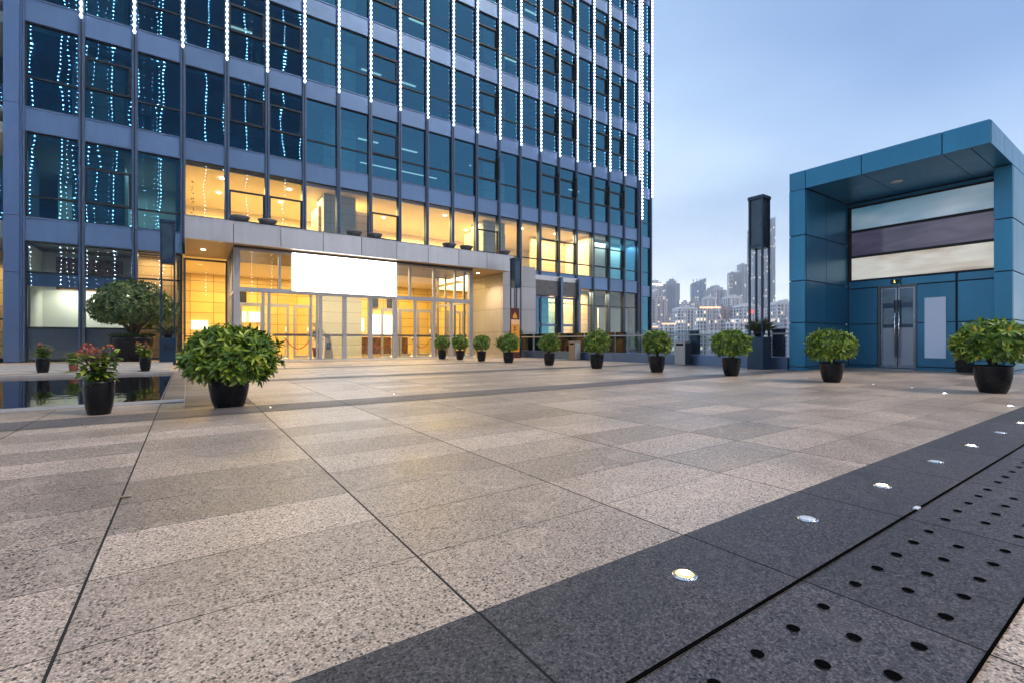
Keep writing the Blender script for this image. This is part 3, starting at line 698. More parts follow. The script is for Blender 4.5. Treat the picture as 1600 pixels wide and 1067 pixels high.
# ---- canopy
VF = 20.7
can = MB()
eds = [-.08, 1.45, 3.08, 4.69, 6.29, 7.89, 9.44, 11.08, 12.72, 14.40]
for a, c in zip(eds, eds[1:]):
    can.box(a+.012, c-.012, VF, VF+.12, 4.53, 5.33, 0)
can.box(-.07, -.02, VF+.13, V0, 4.55, 5.31, 0)
can.box(-.06, 14.38, VF+.04, V0-.15, 4.62, 5.26, 1)
can.box(-.08, 14.4, VF-.015, VF+.14, 5.332, 5.36, 0)
can = can.build('canopy', ['canopy', 'seam'], tower)
b = MB(); b.box(-.06, 14.38, VF+.13, V0-.02, 4.585, 4.61); b.build('soffit', 'soffit', can)
for u, y in ((.55, 23.2), (13.3, 22.6), (10.35, 22.0)):
    b = MB(); b.lathe([(.085, -.012), (.085, .0)], (u, y, 4.575), 16, 0); b.lathe([(.12, -.006), (.12, .004)], (u, y, 4.58), 16, 1, cap=True)
    b.build('downlight', ['lamp_warm', 'steel'], can)
    spot('canopy_spot', (u, y, 4.53), 600, (1, .72, .42), 140, can)
# ---- grey wall block right of the canopy, slate louvre and side doors
b = MB()
zs = [.0, 1.32, 2.62, 3.92, 5.10]; xs = [14.42, 15.55, 16.72]
for x0, x1 in zip(xs, xs[1:]):
    for z0, z1 in zip(zs, zs[1:]): b.box(x0+.008, x1-.008, 21.8, 21.9, z0+.008, z1-.008, 0)
for z0, z1 in zip(zs, zs[1:]):
    for y0, y1 in ((21.9, 23.6), (23.6, 25.4)): b.box(14.42, 14.5, y0+.008, y1-.008, z0+.008, z1-.008, 0)
b.box(14.45, 16.70, 21.85, 25.4, 0, 5.08, 1)
b.build('wall_block', ['blockwall', 'seam'], tower)
b = MB()
b.box(16.75, mu[-5+0]-.0 if False else 23.2, 25.30, 25.42, 4.95, 5.3, 0)
r = random.Random(2)
for bay in ((19.30, 21.45), (21.62, 23.12)):
    z = 3.95
    while z < 4.93:
        x = bay[0]
        while x < bay[1]:
            l = r.uniform(.25, .6); b.box(x+.004, min(bay[1], x+l)-.004, 25.30-r.uniform(0, .03), 25.40, z+.004, z+.076, 1); x += l
        z += .08
b.box(19.2, 23.2, 25.38, 25.48, 3.93, 4.95, 2)
b.build('slate_panel', ['canopy', 'louvre', 'seam'], tower)
for x0, x1 in ((19.30, 21.45), (21.62, 23.12)):
    fm, pm = MB(), MB()
    fm.box(x0, x0+.30, 25.36, 25.5, -4, 3.9); fm.box(x1-.16, x1, 25.36, 25.5, -4, 3.9); fm.box(x0+.3, x1-.16, 25.36, 25.5, 3.75, 3.9); fm.box(x0+.3, x1-.16, 25.36, 25.5, 1.85, 2.0)
    f = fm.build('side_door', 'mullion', tower); pm.quad((x0+.3, 25.43, -4), (x1-.16, 25.43, -4), (x1-.16, 25.43, 3.75), (x0+.3, 25.43, 3.75)); pm.build('pane', 'glass' if x0 < 20 else 'glass_lit', f)
for u in (21.53, 23.2):
    b = MB(); b.box(u-.10, u+.10, 25.05, 25.35, -4, 5.25); b.build('door_post', 'mullion', tower)
b = MB(); b.box(21.2, 26.3, 27.5, 27.6, -2, 4.7); b.build('warm_room_wall', 'wall_wood', tower)
b = MB(); b.box(19.1, 21.15, 26.4, 26.5, -3.9, 4.6); b.build('dark_door_backing', 'frame', tower)  # added dark sheet, keeps the side door dark against the lit lobby
b = MB(); b.box(26.4, RX-.2, 26.4, 26.5, -2, 3.4); b.build('blind_wall', 'wall_cool', tower)
area('warm_room_lamp', (23.6, 26.6, 4.5), (0, 0, 0), 4.5, 1.2, 620, (1, .74, .40), tower)

# ------------------------------------------------------------------ things fixed to or standing on the tower
t_ = thing('lightbox_sign', 'long blank white lit sign hung over the entrance doors', 'sign', (5.85, VD-.2, 2.9))
b = MB(); b.box(3.60, 8.09, VD-.20, VD-.07, 2.90, 4.46); b.build('casing', 'white', t_)
b = MB(); b.box(3.59, 8.10, VD-.215, VD-.202, 2.89, 4.47); b.build('face', 'sign_lit', t_)
BL = ['leftmost shallow grey bowl lamp on the canopy edge', 'shallow grey bowl lamp second from the left on the canopy edge', 'grey bowl lamp above the middle of the white sign on the canopy',
      'grey bowl lamp just right of the one above the white sign', 'left bowl lamp of the pair at the canopy right half', 'right bowl lamp of the pair at the canopy right half',
      'grey bowl lamp on the canopy corner behind the tall lantern']
bowl0 = thing('bowl_lamp', 'grey bowl lamp raised on a stem on the grey wall block', 'lamp', (15.6, 22.3, 5.10), 'bowl lamps along the canopy')
b = MB(); b.lathe([(.06, .12), (.14, .15), (.27, .24), (.34, .36), (.36, .40), (.33, .40), (.24, .29), (.08, .22)], (15.6, 22.3, 5.10), 24); b.build('bowl', 'bowl', bowl0)
b = MB(); b.lathe([(.09, 0), (.09, .02), (.035, .03), (.035, .14)], (15.6, 22.3, 5.10), 12); b.build('stem', 'steel', bowl0)
for u, lb in zip((1.70, 2.67, 6.10, 7.02, 10.81, 11.79, 14.1), BL): dup(bowl0, (u, 21.2, 5.26), 0, lb)

# lobby furnishings
def stanchion(u, y, label):
    s_ = thing('rope_post', label, 'post', (u, y, .02), 'steel rope posts in the lobby')
    b = MB(); b.lathe([(.16, 0), (.16, .02), (.03, .04)], (u, y, .02), 16); b.build('base', 'chrome', s_)
    b = MB(); b.lathe([(.025, .03), (.025, .93), (.04, .94), (.04, .99)], (u, y, .02), 10); b.build('post', 'chrome', s_)
def rope(u0, u1, y, label):
    b = MB(); b.tube([(u0+(u1-u0)*k/12, y, .96-.5*(1-(2*k/12-1)**2)) for k in range(13)], .022, 6)
    tag(b.build('barrier_rope', 'rope'), label, 'rope', 'red ropes in the lobby')
ys = 24.0
for u, lb in ((3.75, 'rope post behind the left entrance door'), (4.87, 'rope post left of the white display stand'), (7.72, 'rope post behind the middle door right of the wide column'), (8.85, 'rope post by the right end of the white sign'),
              (10.0, 'rope post just left of the rightmost entrance doors'), (11.1, 'rightmost rope post behind the small potted shrubs')): stanchion(u, ys, lb)
rope(3.75, 4.87, ys, 'red rope sagging behind the left entrance doors'); rope(7.72, 8.85, ys, 'red rope sagging under the right end of the white sign'); rope(10.0, 11.1, ys, 'red rope sagging behind the rightmost entrance doors')
for (x0, x1, y, lb) in ((9.0, 10.2, 29.5, 'mottled brown reception counter seen through the middle doors'), (10.6, 12.0, 29.5, 'mottled brown reception counter right of the sign end')):
    c = thing('reception_counter', lb, 'counter', ((x0+x1)/2, y, .02), 'reception counters in the lobby')
    b = MB(); b.bbox(x0, x1, y, y+.7, .02, 1.05, .02); b.build('front', 'counter', c)
    b = MB(); b.bbox(x0-.04, x1+.04, y-.05, y+.75, 1.05, 1.10, .01); b.build('top', 'board_cream', c)
st = thing('display_stand', 'small white display stand with a sloping top inside the doors', 'stand', (5.18, 22.2, .02))
b = MB(); b.add([(5.02, 22.0, .02), (5.42, 22.0, .02), (5.42, 22.35, .02), (5.02, 22.35, .02), (5.1, 22.12, .95), (5.34, 22.12, .95), (5.34, 22.3, 1.05), (5.1, 22.3, 1.05)],
             [(3, 2, 1, 0), (4, 5, 6, 7), (0, 1, 5, 4), (1, 2, 6, 5), (2, 3, 7, 6), (3, 0, 4, 7)]); b.build('body', 'white', st)
b = MB(); b.box(5.04, 5.40, 22.05, 22.34, 1.05, 1.10); b.build('top', 'frame', st)
b = MB(); b.box(5.13, 5.32, 22.035, 22.06, .45, .75); b.build('picture', 'steel_dark', st)

def lobby_plant(u, y, label, seed):
    root = thing('indoor_plant', label, 'plant', (u, y, .02), 'tall plants inside the lobby')
    b = MB(); b.lathe([(.17, 0), (.2, .02), (.25, .4), (.26, .48), (.23, .48), (.2, .42)], (u, y, .02), 24); b.build('pot', 'pot_red', root)
    r = random.Random(seed); mb = MB(); sb = MB()
    for k in range(26):
        a = r.random()*6.28; q = r.uniform(.05, .3); h = r.uniform(.7, 1.55)
        sb.tube([(u, y, .45), (u+q*.4*math.cos(a), y+q*.4*math.sin(a), .45+h*.6), (u+q*math.cos(a), y+q*math.sin(a), .45+h)], [.012, .009, .004], 5)
        for j in range(6):
            f = r.uniform(.35, 1.); th = r.random()*6.28; e = r.uniform(-.2, 1.)
            leaf(mb, Vector((u+q*f*math.cos(a), y+q*f*math.sin(a), .45+h*f)), Vector((math.cos(th)*math.cos(e), math.sin(th)*math.cos(e), math.sin(e))), Vector((0, 0, 1)), r.uniform(.18, .34), r.uniform(.05, .08), 0, r.uniform(.1, .5))
    sb.build('stem', 'bark', root); mb.build('foliage', 'leaf_tree', root)
# ------------------------------------------------------------------ lantern columns
def lantern(u, y, label):
    L_ = thing('lantern_column', label, 'lamp post', (u, y, 0), 'tall square lantern columns')
    h = .185
    b = MB(); b.bbox(u-h-.05, u+h+.05, y-h-.05, y+h+.05, 0, .93, .01); b.build('plinth', 'lantern', L_)
    for sx in (-1, 1):
        for sy in (-1, 1):
            b = MB(); b.box(u+sx*h-.025, u+sx*h+.025, y+sy*h-.025, y+sy*h+.025, .93, 4.98); b.build('post', 'lantern', L_)
    b = MB(); b.box(u-h-.02, u+h+.02, y-h-.02, y+h+.02, 3.50, 3.60); b.box(u-h-.04, u+h+.04, y-h-.04, y+h+.04, 4.90, 5.0)
    b.build('head_frame', 'lantern', L_)
    b = MB(); b.box(u-h+.01, u+h-.01, y-h+.01, y+h-.01, 3.60, 4.90); b.build('head_pane', 'lantern_glass', L_)
    return L_
lantern(13.75, 7.22, 'tall navy lantern column in front of the city view beside the kiosk')
lantern(13.75, 19.6, 'tall dark lantern column in front of the grey wall right of the entrance')
lantern(-.55, 20.4, 'tall dark lantern column behind the round tree left of the entrance')

# ------------------------------------------------------------------ plants
def leaf(mb, base, d, n, L, W, mi=0, droop=.15):
    """one leaf: base point, direction, up-normal; eight verts with a fold and a droop"""
    d = d.normalized(); s_ = d.cross(n)
    if s_.length < 1e-4: s_ = d.orthogonal()
    s_.normalize(); n = s_.cross(d).normalized()
    def P(a, b_, c): return base+d*(L*a)+s_*(W*b_)+n*(L*c)
    vs = [P(0, 0, 0), P(.4, -.5, .05-droop*.15), P(.4, 0, -.03-droop*.15), P(.4, .5, .05-droop*.15), P(.75, -.38, .03-droop*.55), P(.75, 0, -.03-droop*.55), P(.75, .38, .03-droop*.55), P(1, 0, -droop)]
    mb.add(vs, [(0, 2, 1), (0, 3, 2), (1, 2, 5, 4), (2, 3, 6, 5), (4, 5, 7), (5, 6, 7)], mi, True)
def rand_dir(r):
    while True:
        v = Vector((r.uniform(-1, 1), r.uniform(-1, 1), r.uniform(-1, 1)))
        if .05 < v.length < 1: return v.normalized()
def shrub_crown(seed, rx, zc, rz, n_ros, L, W, per=(6, 9), low=-.55):
    r = random.Random(seed); mb = MB(); c = Vector((0, 0, zc))
    lumps = [(rand_dir(r), r.uniform(-.10, .30)) for _ in range(14)]
    i = 0
    while i < n_ros:
        d = rand_dir(r)
        if d.z < low: continue
        k = 1.0
        for ld, a in lumps: k += a*max(0, d.dot(ld)-.75)*2.0
        k *= r.uniform(.62, 1.0)**.6 * .93
        if r.random() < .05: k *= 1.16
        p = c+Vector((d.x*rx*k, d.y*rx*k, d.z*rz*k))
        o = Vector((d.x, d.y, d.z*.7+.5)).normalized()
        o = (o+rand_dir(r)*.35).normalized()
        a = o.orthogonal().normalized(); b_ = o.cross(a)
        m_ = r.randint(*per); ph = r.random()*6.28
        for j in range(m_):
            th = ph+j*2.4; e = r.uniform(.15, 1.0)*(1.25 if j < 3 else .75)
            dd = (a*math.cos(th)+b_*math.sin(th))*math.cos(e)+o*math.sin(e)
            leaf(mb, p, dd, o, L*r.uniform(.7, 1.15), W*r.uniform(.75, 1.15), 0, r.uniform(.02, .32))
        i += 1
    return mb
def pot_profile(rt, rb, h): return [(rb*.96, 0), (rb, .008), (rb+(rt-rb)*.45, h*.22), (rb+(rt-rb)*.82, h*.55), (rt, h*.92), (rt*1.005, h), (rt*.95, h), (rt*.93, h*.9)]
def make_pot(root, rt, rb, h, mat='pot'):
    b = MB(); b.lathe(pot_profile(rt, rb, h), (0, 0, 0), 40); b.build('pot', mat, root)
    b = MB(); b.lathe([(rt*.93, h*.90), (rt*.5, h*.93), (.01, h*.94)], (0, 0, 0), 24, cap=False); b.build('soil', 'soil', root)
def stems(root, h0, zc, spread, n, seed, rad=.012):
    r = random.Random(seed); b = MB()
    for k in range(n):
        a = 6.28*k/n+r.random(); q = spread*r.uniform(.5, 1)
        b.tube([(.03*math.cos(a), .03*math.sin(a), h0), (.4*q*math.cos(a), .4*q*math.sin(a), h0+(zc-h0)*.55), (q*math.cos(a), q*math.sin(a), zc+.1)], [rad, rad*.8, rad*.4], 6)
    b.build('stem', 'bark', root)
def make_shrub(seed, rt, rb, ph, rx, zc, rz, n, L=.10, W=.036, low=-.55):
    root = thing('potted_shrub', '-', 'plant', (0, 0, 0), 'potted shrubs around the plaza')
    make_pot(root, rt, rb, ph); stems(root, ph*.9, zc, rx*.55, 9, seed)
    shrub_crown(seed, rx, zc, rz, n, L, W, low=low).build('foliage', 'leaf', root)
    return root
def place(root, u, y, rz, label, s=None, first=False):
    if first:
        root.location = (u, y, 0); root.rotation_euler = (0, 0, rz); root['label'] = label
        if s: root.scale = s
        return root
    return dup(root, (u, y, 0), rz, label, s)
big = make_shrub(3, .212, .150, .40, .455, .61, .36, 600, .125, .038, -.75)
place(big, .43, 6.80, .4, 'big leafy shrub in a black pot standing by the wet corner of the pool', (1.07, 1.07, 1.0), first=True)
wideA = make_shrub(8, .205, .140, .40, .415, .71, .30, 430, .120, .037, -.75)
place(wideA, 10.42, 1.80, 2., 'broad shrub in a wide black pot at the right edge of the photo', (1.12, 1.12, 1.08), first=True)
dup(wideA, (10.5, 4.08, 0), 4.1, 'broad shrub in a black pot in front of the kiosk left pillar', (1.0, 1.0, .98))
wideB = make_shrub(15, .205, .14, .42, .42, .73, .29, 400, .120, .036, -.8)
place(wideB, 10.45, 6.14, 1.2, 'shrub in a black pot just left of the navy lantern column', first=True)
roundA = make_shrub(21, .198, .14, .41, .345, .74, .30, 360, .105, .032, -.85)
place(roundA, 10.13, 8.0, .7, 'round shrub in a black pot left of the steel litter bin', (1.05, 1.05, 1.03), first=True)
roundB = make_shrub(34, .198, .14, .40, .355, .72, .31, 340, .108, .033, -.85)
place(roundB, 10.05, 10.12, 3.3, 'round shrub in a black pot right of the timber sided bin', (1.06, 1.06, 1.05), first=True)
for proto, u, y, rz, sc, lb in ((roundA, 10.05, 12.36, 2.2, (.98, .98, 1.0), 'round shrub in a black pot in front of the side doors'),
                                (roundB, 9.97, 14.68, 5.0, (1.1, 1.1, 1.0), 'shrub in a black pot in front of the orange standing sign'),
                                (roundA, 9.83, 16.43, 4.0, (.95, .95, 1.0), 'shrub in a black pot under the right end of the canopy'),
                                (roundB, 9.93, 18.44, 1.0, (.95, .95, 1.0), 'middle pot shrub of the far three by the doors'),
                                (roundA, 9.62, 19.58, 5.5, (.98, .98, 1.0), 'leftmost pot shrub of the far three by the doors')):
    dup(proto, (u, y, 0), rz, lb, sc)
dup(roundB, (-9.1, 14.6, 0), .3, 'shrub cut off by the left edge of the photo beside the pool', (1.15, 1.15, 1.25))

def flower_plant(name_label, u, y, z0, sc, seed, potmat='pot', flowers=9, prof=(.138, .102, .37), loc_only=None):
    root = thing('flowering_plant', name_label, 'plant', (0, 0, 0), 'flowering pot plants by the pool')
    rt, rb, ph = prof
    make_pot(root, rt, rb, ph, potmat)
    r = random.Random(seed); mb = MB(); fb = MB(); sb = MB()
    for k in range(17):
        a = r.random()*6.28; q = r.uniform(.03, .19); h = r.uniform(.16, .40)*(1-q*.7)
        tip = Vector((q*math.cos(a), q*math.sin(a), ph+h))
        sb.tube([(.03*math.cos(a), .03*math.sin(a), ph*.9), (q*.5*math.cos(a), q*.5*math.sin(a), ph+h*.6), tuple(tip)], [.009, .007, .004], 5)
        for j in range(9):
            f = r.uniform(.15, 1.0); p = Vector((q*f*math.cos(a), q*f*math.sin(a), ph*.92+h*f)); th = r.random()*6.28; e = r.uniform(-.35, .7)
            leaf(mb, p, Vector((math.cos(th)*math.cos(e), math.sin(th)*math.cos(e), math.sin(e))), Vector((0, 0, 1)), r.uniform(.10, .17), r.uniform(.042, .062), 0, r.uniform(.1, .4))
        if k < flowers:
            for j in range(26):
                d = rand_dir(r); d.z = abs(d.z); p = tip+d*.032+Vector((0, 0, .012))
                leaf(fb, p, (d+rand_dir(r)*.5), d, .024, .018, 0, .1)
    sb.build('stem', 'bark', root); mb.build('foliage', 'leaf', root)
    if flowers: fb.build('blossom', 'flower', root)
    root.location = (u, y, z0); root.scale = (sc, sc, sc)
    return root
flower_plant('red flowering plant in a black pot on the near pool edge', -.80, 6.88, 0, 1.0, 5)
flower_plant('low plant with small red buds in a black pot behind the pool', -2.95, 16.25, .03, .98, 9, flowers=5)
flower_plant('plant in a small red brown clay pot behind the pool', -2.42, 16.5, .03, .95, 12, 'pot_red', 0, (.10, .08, .20))
flower_plant('young orange tipped plant in a black pot before the dark round planter', -.92, 15.95, .03, .98, 17, flowers=7, prof=(.136, .10, .37))
flower_plant('pot plant with pale leaves at the left photo edge over the pool', -3.75, 15.7, .03, 1.1, 23, flowers=2)

# spiky plants in round pots standing on the lantern plinths
def spike_plant(u, y, z, label, seed):
    root = thing('spiky_plant', label, 'plant', (u, y, z), 'spiky plants on the lantern plinths')
    b = MB(); b.lathe([(.10, 0), (.14, .06), (.17, .2), (.16, .2), (.12, .17)], (u, y, z), 20); b.build('pot', 'pot', root)
    r = random.Random(seed); mb = MB()
    for k in range(230):
        a = r.random()*6.28; e = r.uniform(.25, 1.35); q = r.uniform(.0, .12)
        leaf(mb, Vector((u+q*math.cos(a), y+q*math.sin(a), z+.17)), Vector((math.cos(a)*math.cos(e), math.sin(a)*math.cos(e), math.sin(e))), Vector((0, 0, 1)), r.uniform(.2, .46), r.uniform(.014, .03), 0, r.uniform(.0, .5))
    mb.build('foliage', 'leaf_spike', root)
spike_plant(13.75, 7.22, .93, 'spiky grey green plant inside the lantern column beside the kiosk', 3)
spike_plant(13.75, 19.6, .93, 'spiky plant inside the lantern column near the grey wall', 4)
spike_plant(-.55, 20.4, .93, 'spiky plant inside the lantern column by the round tree', 6)

lobby_plant(5.6, 26.0, 'leafy indoor plant in a red pot by the wide column behind the sign stand', 31)
lobby_plant(13.2, 27.4, 'leafy indoor plant in a red pot behind the rightmost lobby glass', 32)
# round headed tree in a big dark planter
tr = thing('round_tree', 'round headed dark green tree in a wide black planter left of the entrance', 'tree', (-1.62, 22.0, .1))
TX, TY = -1.62, 22.0
b = MB(); b.lathe([(.47, .0), (.50, .01), (.60, .35), (.65, .80), (.66, .88), (.61, .88), (.59, .80)], (TX, TY, .08), 36); b.build('planter', 'pot', tr)
b = MB(); b.lathe([(.60, .84), (.01, .87)], (TX, TY, .08), 24, cap=False); b.build('soil', 'soil', tr)
r = random.Random(40); b = MB()
for k in range(900):
    a = r.random()*6.28; q = .6*math.sqrt(r.random()); e = r.uniform(.5, 1.5)
    leaf(b, Vector((TX+q*math.cos(a), TY+q*math.sin(a), .93)), Vector((math.cos(a*3)*math.cos(e), math.sin(a*3)*math.cos(e), math.sin(e))), Vector((1, 0, 0)), r.uniform(.1, .24), .02, 0, .3)
b.build('underplanting', 'leaf_tree', tr)
b = MB()
for k in range(6):
    a = k*1.05+.3; b.tube([(TX+.06*math.cos(a), TY+.06*math.sin(a), .9), (TX+.2*math.cos(a), TY+.2*math.sin(a), 1.3), (TX+.62*math.cos(a), TY+.62*math.sin(a), 1.75), (TX+1.0*math.cos(a), TY+1.0*math.sin(a), 2.2)], [.06, .045, .03, .012], 8)
b.tube([(TX, TY, .88), (TX+.05, TY, 1.5), (TX, TY+.03, 2.4)], [.085, .06, .02], 8)
b.build('trunk', 'bark', tr)
b = MB(); cz = 2.33
lumps = [(rand_dir(r), r.uniform(.08, .22)) for _ in range(30)]
n_ = 0
while n_ < 2700:
    d = rand_dir(r)
    if d.z < -.75: continue
    k = 1.
    for ld, am in lumps: k += am*max(0, d.dot(ld)-.8)*2.2 - .03*max(0, d.dot(-ld)-.85)
    k *= r.uniform(.35, 1.)**.35*.93
    zz = d.z*(1.06 if d.z > 0 else .80)*k
    p = Vector((TX+d.x*1.26*k, TY+d.y*1.26*k, cz-.33+zz))
    o = (d+rand_dir(r)*.5).normalized(); a = o.orthogonal().normalized(); b_ = o.cross(a)
    for j in range(5):
        th = j*2.4+r.random(); e = r.uniform(-.1, .9)
        leaf(b, p, (a*math.cos(th)+b_*math.sin(th))*math.cos(e)+o*math.sin(e), o, r.uniform(.08, .13), r.uniform(.04, .055), 0, r.uniform(.05, .35))
    n_ += 1
b.build('crown', 'leaf_tree', tr)

# ------------------------------------------------------------------ kiosk
K0, KB, KR = 14.24, 17.1, 16.4
kio = thing('kiosk', 'blue metal clad kiosk with a deep porch and glass double doors', 'building', (18, 4.5, 0))
ZT, ZS = 5.59, 5.08
zsK = [.09, 1.33, 2.51, 3.79, ZS]
G = .012
# left pillar: front face panels and inner face panels over a dark core
b = MB(); b.box(K0+.05, KB, 6.24, 6.60, .0, ZS, 1)
for z0, z1 in zip(zsK, zsK[1:]):
    b.bbox(K0, K0+.06, 6.19+G*.5, 6.62, z0+G, z1-G, .006, 0)
    for x0, x1 in ((K0+.062, 15.58), (15.58, KB)): b.bbox(x0+G, x1-G, 6.185, 6.238, z0+G, z1-G, .006, 0)
b.box(K0+.01, KB, 6.2, 6.61, 0, .075, 0)
b.build('pillar', ['kiosk', 'seam'], kio)
b = MB(); b.box(KR+.05, 24, 2.55, 2.78, 0, ZS, 1)
for z0, z1 in zip(zsK, zsK[1:]):
    b.bbox(KR, KR+.06, 2.50, 2.82, z0+G, z1-G, .006, 0)
    for x0, x1 in ((KR+.06, 17.9), (17.9, 20), (20, 22), (22, 24)): b.bbox(x0+G, x1-G, 2.495, 2.56, z0+G, z1-G, .006, 0)
b.box(KR+.01, 24, 2.52, 2.8, 0, .075, 0)
b.build('pillar', ['kiosk', 'seam'], kio)
# roof slab: fascia panels, soffit panels
b = MB(); b.box(K0+.06, 24, 2.56, 6.56, ZS+.05, ZT-.02, 1)
ve = [2.50, 3.29, 4.86, 6.19, 6.62]
for v0, v1 in zip(ve, ve[1:]): b.bbox(K0, K0+.058, v0+G*.5, v1-G*.5, ZS+.0, ZT, .006, 0)
for x0, x1 in zip((K0+.06, 15.5, 16.4, 17.9, 20, 22), (15.5, 16.4, 17.9, 20, 22, 24)): b.bbox(x0+G, x1-G*.3, 2.495, 2.555, ZS, ZT, .006, 0)
b.box(K0+.06, 24, 2.56, 6.6, ZT-.019, ZT-.002, 0)
b.build('roof', ['kiosk', 'seam'], kio)
b = MB()
for x0, x1 in ((K0+.06, 15.65), (15.65, KB)):
    for v0, v1 in ((2.83, 3.29), (3.29, 4.86), (4.86, 6.18)): b.box(x0+G*.6, x1-G*.6, v0+G*.6, v1-G*.6, ZS+.012, ZS+.045, 0)
b.box(K0+.06, KR, 2.56, 2.82, ZS+.012, ZS+.045, 0)
b.build('soffit', ['kiosk_shade'], kio)
b = MB(); b.lathe([(.13, 0), (.13, .012)], (15.7, 4.55, ZS-.002), 20, 0); b.lathe([(.15, 0), (.15, .01)], (15.7, 4.55, ZS+.002), 20, 1); b.build('soffit_lamp', ['white', 'steel'], kio)
# rear wall round the doors
DV0, DV1 = 4.53, 5.39
b = MB()
b.box(KB+.05, 24, 2.8, 4.50, 0, 2.62, 1); b.box(KB+.05, 24, 5.42, 6.24, 0, 2.62, 1); b.box(KB+.05, 24, 4.50, 5.42, 2.45, 2.62, 1); b.box(KB+.08, 24, 2.8, 6.24, 2.62, ZS+.04, 1)
for v0, v1 in ((5.42, 6.18),):
    for z0, z1 in ((.09, 1.33), (1.33, 2.42)): b.bbox(KB, KB+.06, v0+G, v1-G, z0+G, z1-G, .005, 0)
for z0, z1 in ((.09, 1.33), (1.33, 2.42)):
    b.bbox(KB, KB+.06, 3.66+G, 4.50-G, z0+G, z1-G, .005, 0); b.bbox(KB, KB+.06, 2.83+G, 3.64-G, z0+G, z1-G, .005, 0)
for v0, v1 in ((2.83, 3.64), (3.66, 4.86), (4.86, 6.18)): b.bbox(KB, KB+.06, v0+G, v1-G, 2.44, 2.64, .005, 0)
b.bbox(KB, KB+.06, 2.83, 6.18, 4.98, 5.06, .005, 0)
b.box(KB-.01, KB+.05, 2.83, 4.50, 0, .07, 0); b.box(KB-.01, KB+.05, 5.42, 6.18, 0, .07, 0)
b.build('rear_wall', ['kiosk_shade', 'seam'], kio)
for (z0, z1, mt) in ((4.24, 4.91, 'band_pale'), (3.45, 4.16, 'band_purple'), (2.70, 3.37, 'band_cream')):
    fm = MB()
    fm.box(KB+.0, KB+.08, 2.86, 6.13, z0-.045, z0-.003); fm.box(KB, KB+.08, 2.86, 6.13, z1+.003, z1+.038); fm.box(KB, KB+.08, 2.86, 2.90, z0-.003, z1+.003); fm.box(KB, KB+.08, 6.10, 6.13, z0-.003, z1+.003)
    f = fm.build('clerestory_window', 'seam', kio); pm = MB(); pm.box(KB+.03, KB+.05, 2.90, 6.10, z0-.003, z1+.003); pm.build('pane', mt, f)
# double doors
fm = MB()
fm.box(KB+.02, KB+.14, 5.36, 5.42, .0, 2.45); fm.box(KB+.02, KB+.14, 4.50, 4.54, 0, 2.45); fm.box(KB+.02, KB+.14, 4.54, 5.36, 2.38, 2.45)
fm.build('door_frame', 'steel_dark', kio)
for v0, v1, hv in ((4.545, 4.94, 4.90), (4.96, 5.355, 5.0)):
    d = MB()
    for a_, c_ in ((v0, v0+.045), (v1-.045, v1)): d.box(KB+.05, KB+.10, a_, c_, .03, 2.37, 0)
    d.box(KB+.05, KB+.10, v0+.045, v1-.045, 2.33, 2.37, 0); d.box(KB+.05, KB+.10, v0+.045, v1-.045, .03, .12, 0)
    d.box(KB+.05, KB+.10, v0+.045, v1-.045, 1.78, 1.92, 1); d.box(KB+.05, KB+.10, v0+.045, v1-.045, 1.20, 1.30, 1)
    dr = d.build('door', ['steel_mid', 'lantern'], kio)
    pm = MB(); pm.box(KB+.07, KB+.08, v0+.045, v1-.045, .12, 1.20, 1); pm.box(KB+.07, KB+.08, v0+.045, v1-.045, 1.30, 1.78, 0); pm.box(KB+.07, KB+.08, v0+.045, v1-.045, 1.92, 2.33, 0)
    pm.build('pane', ['leaf_glass', 'frost'], dr)
    h = MB(); h.tube([(KB-.02, hv, .35), (KB-.02, hv, 2.0)], .018, 8); h.tube([(KB+.05, hv, .5), (KB-.02, hv, .5)], .012, 6); h.tube([(KB+.05, hv, 1.85), (KB-.02, hv, 1.85)], .012, 6)
    h.build('handle', 'chrome', dr)
b = MB(); b.box(KB-.5, KB, 4.45, 5.5, 0, .018); b.build('threshold', 'steel', kio)
nb = thing('notice_panel', 'tall blank pale notice on the kiosk wall right of the doors', 'notice', (KB-.02, 4.09, .34))
b = MB(); b.bbox(KB-.03, KB-.003, 3.86, 4.32, .34, 2.02, .005); b.build('sheet', 'notice', nb)
ex = thing('exit_sign', 'small lit exit sign above the kiosk doors', 'sign', (KB-.05, 4.98, 2.5))
b = MB(); b.box(KB-.06, KB-.003, 4.90, 5.08, 2.48, 2.60); b.build('case', 'seam', ex)
M['exit_glow'] = emis('yellow exit figure', (.95, .9, .2), 1.6)
b = MB(); xx = KB-.066       # running figure
b.box(xx, xx+.005, 4.985, 5.0, 2.572, 2.588); b.add([(xx, 4.975, 2.535), (xx, 5.0, 2.53), (xx, 5.005, 2.568), (xx, 4.983, 2.57)], [(0, 1, 2, 3)]); b.add([(xx, 4.962, 2.50), (xx, 4.975, 2.498), (xx, 4.99, 2.535), (xx, 4.975, 2.54)], [(0, 1, 2, 3)]); b.add([(xx, 5.0, 2.5), (xx, 5.015, 2.505), (xx, 5.0, 2.535), (xx, 4.988, 2.533)], [(0, 1, 2, 3)])
b.build('figure', 'exit_glow', ex)
tp = thing('tapered_planter', 'tall tapered black planter against the kiosk wall', 'planter', (16.75, 3.42, 0))
b = MB()
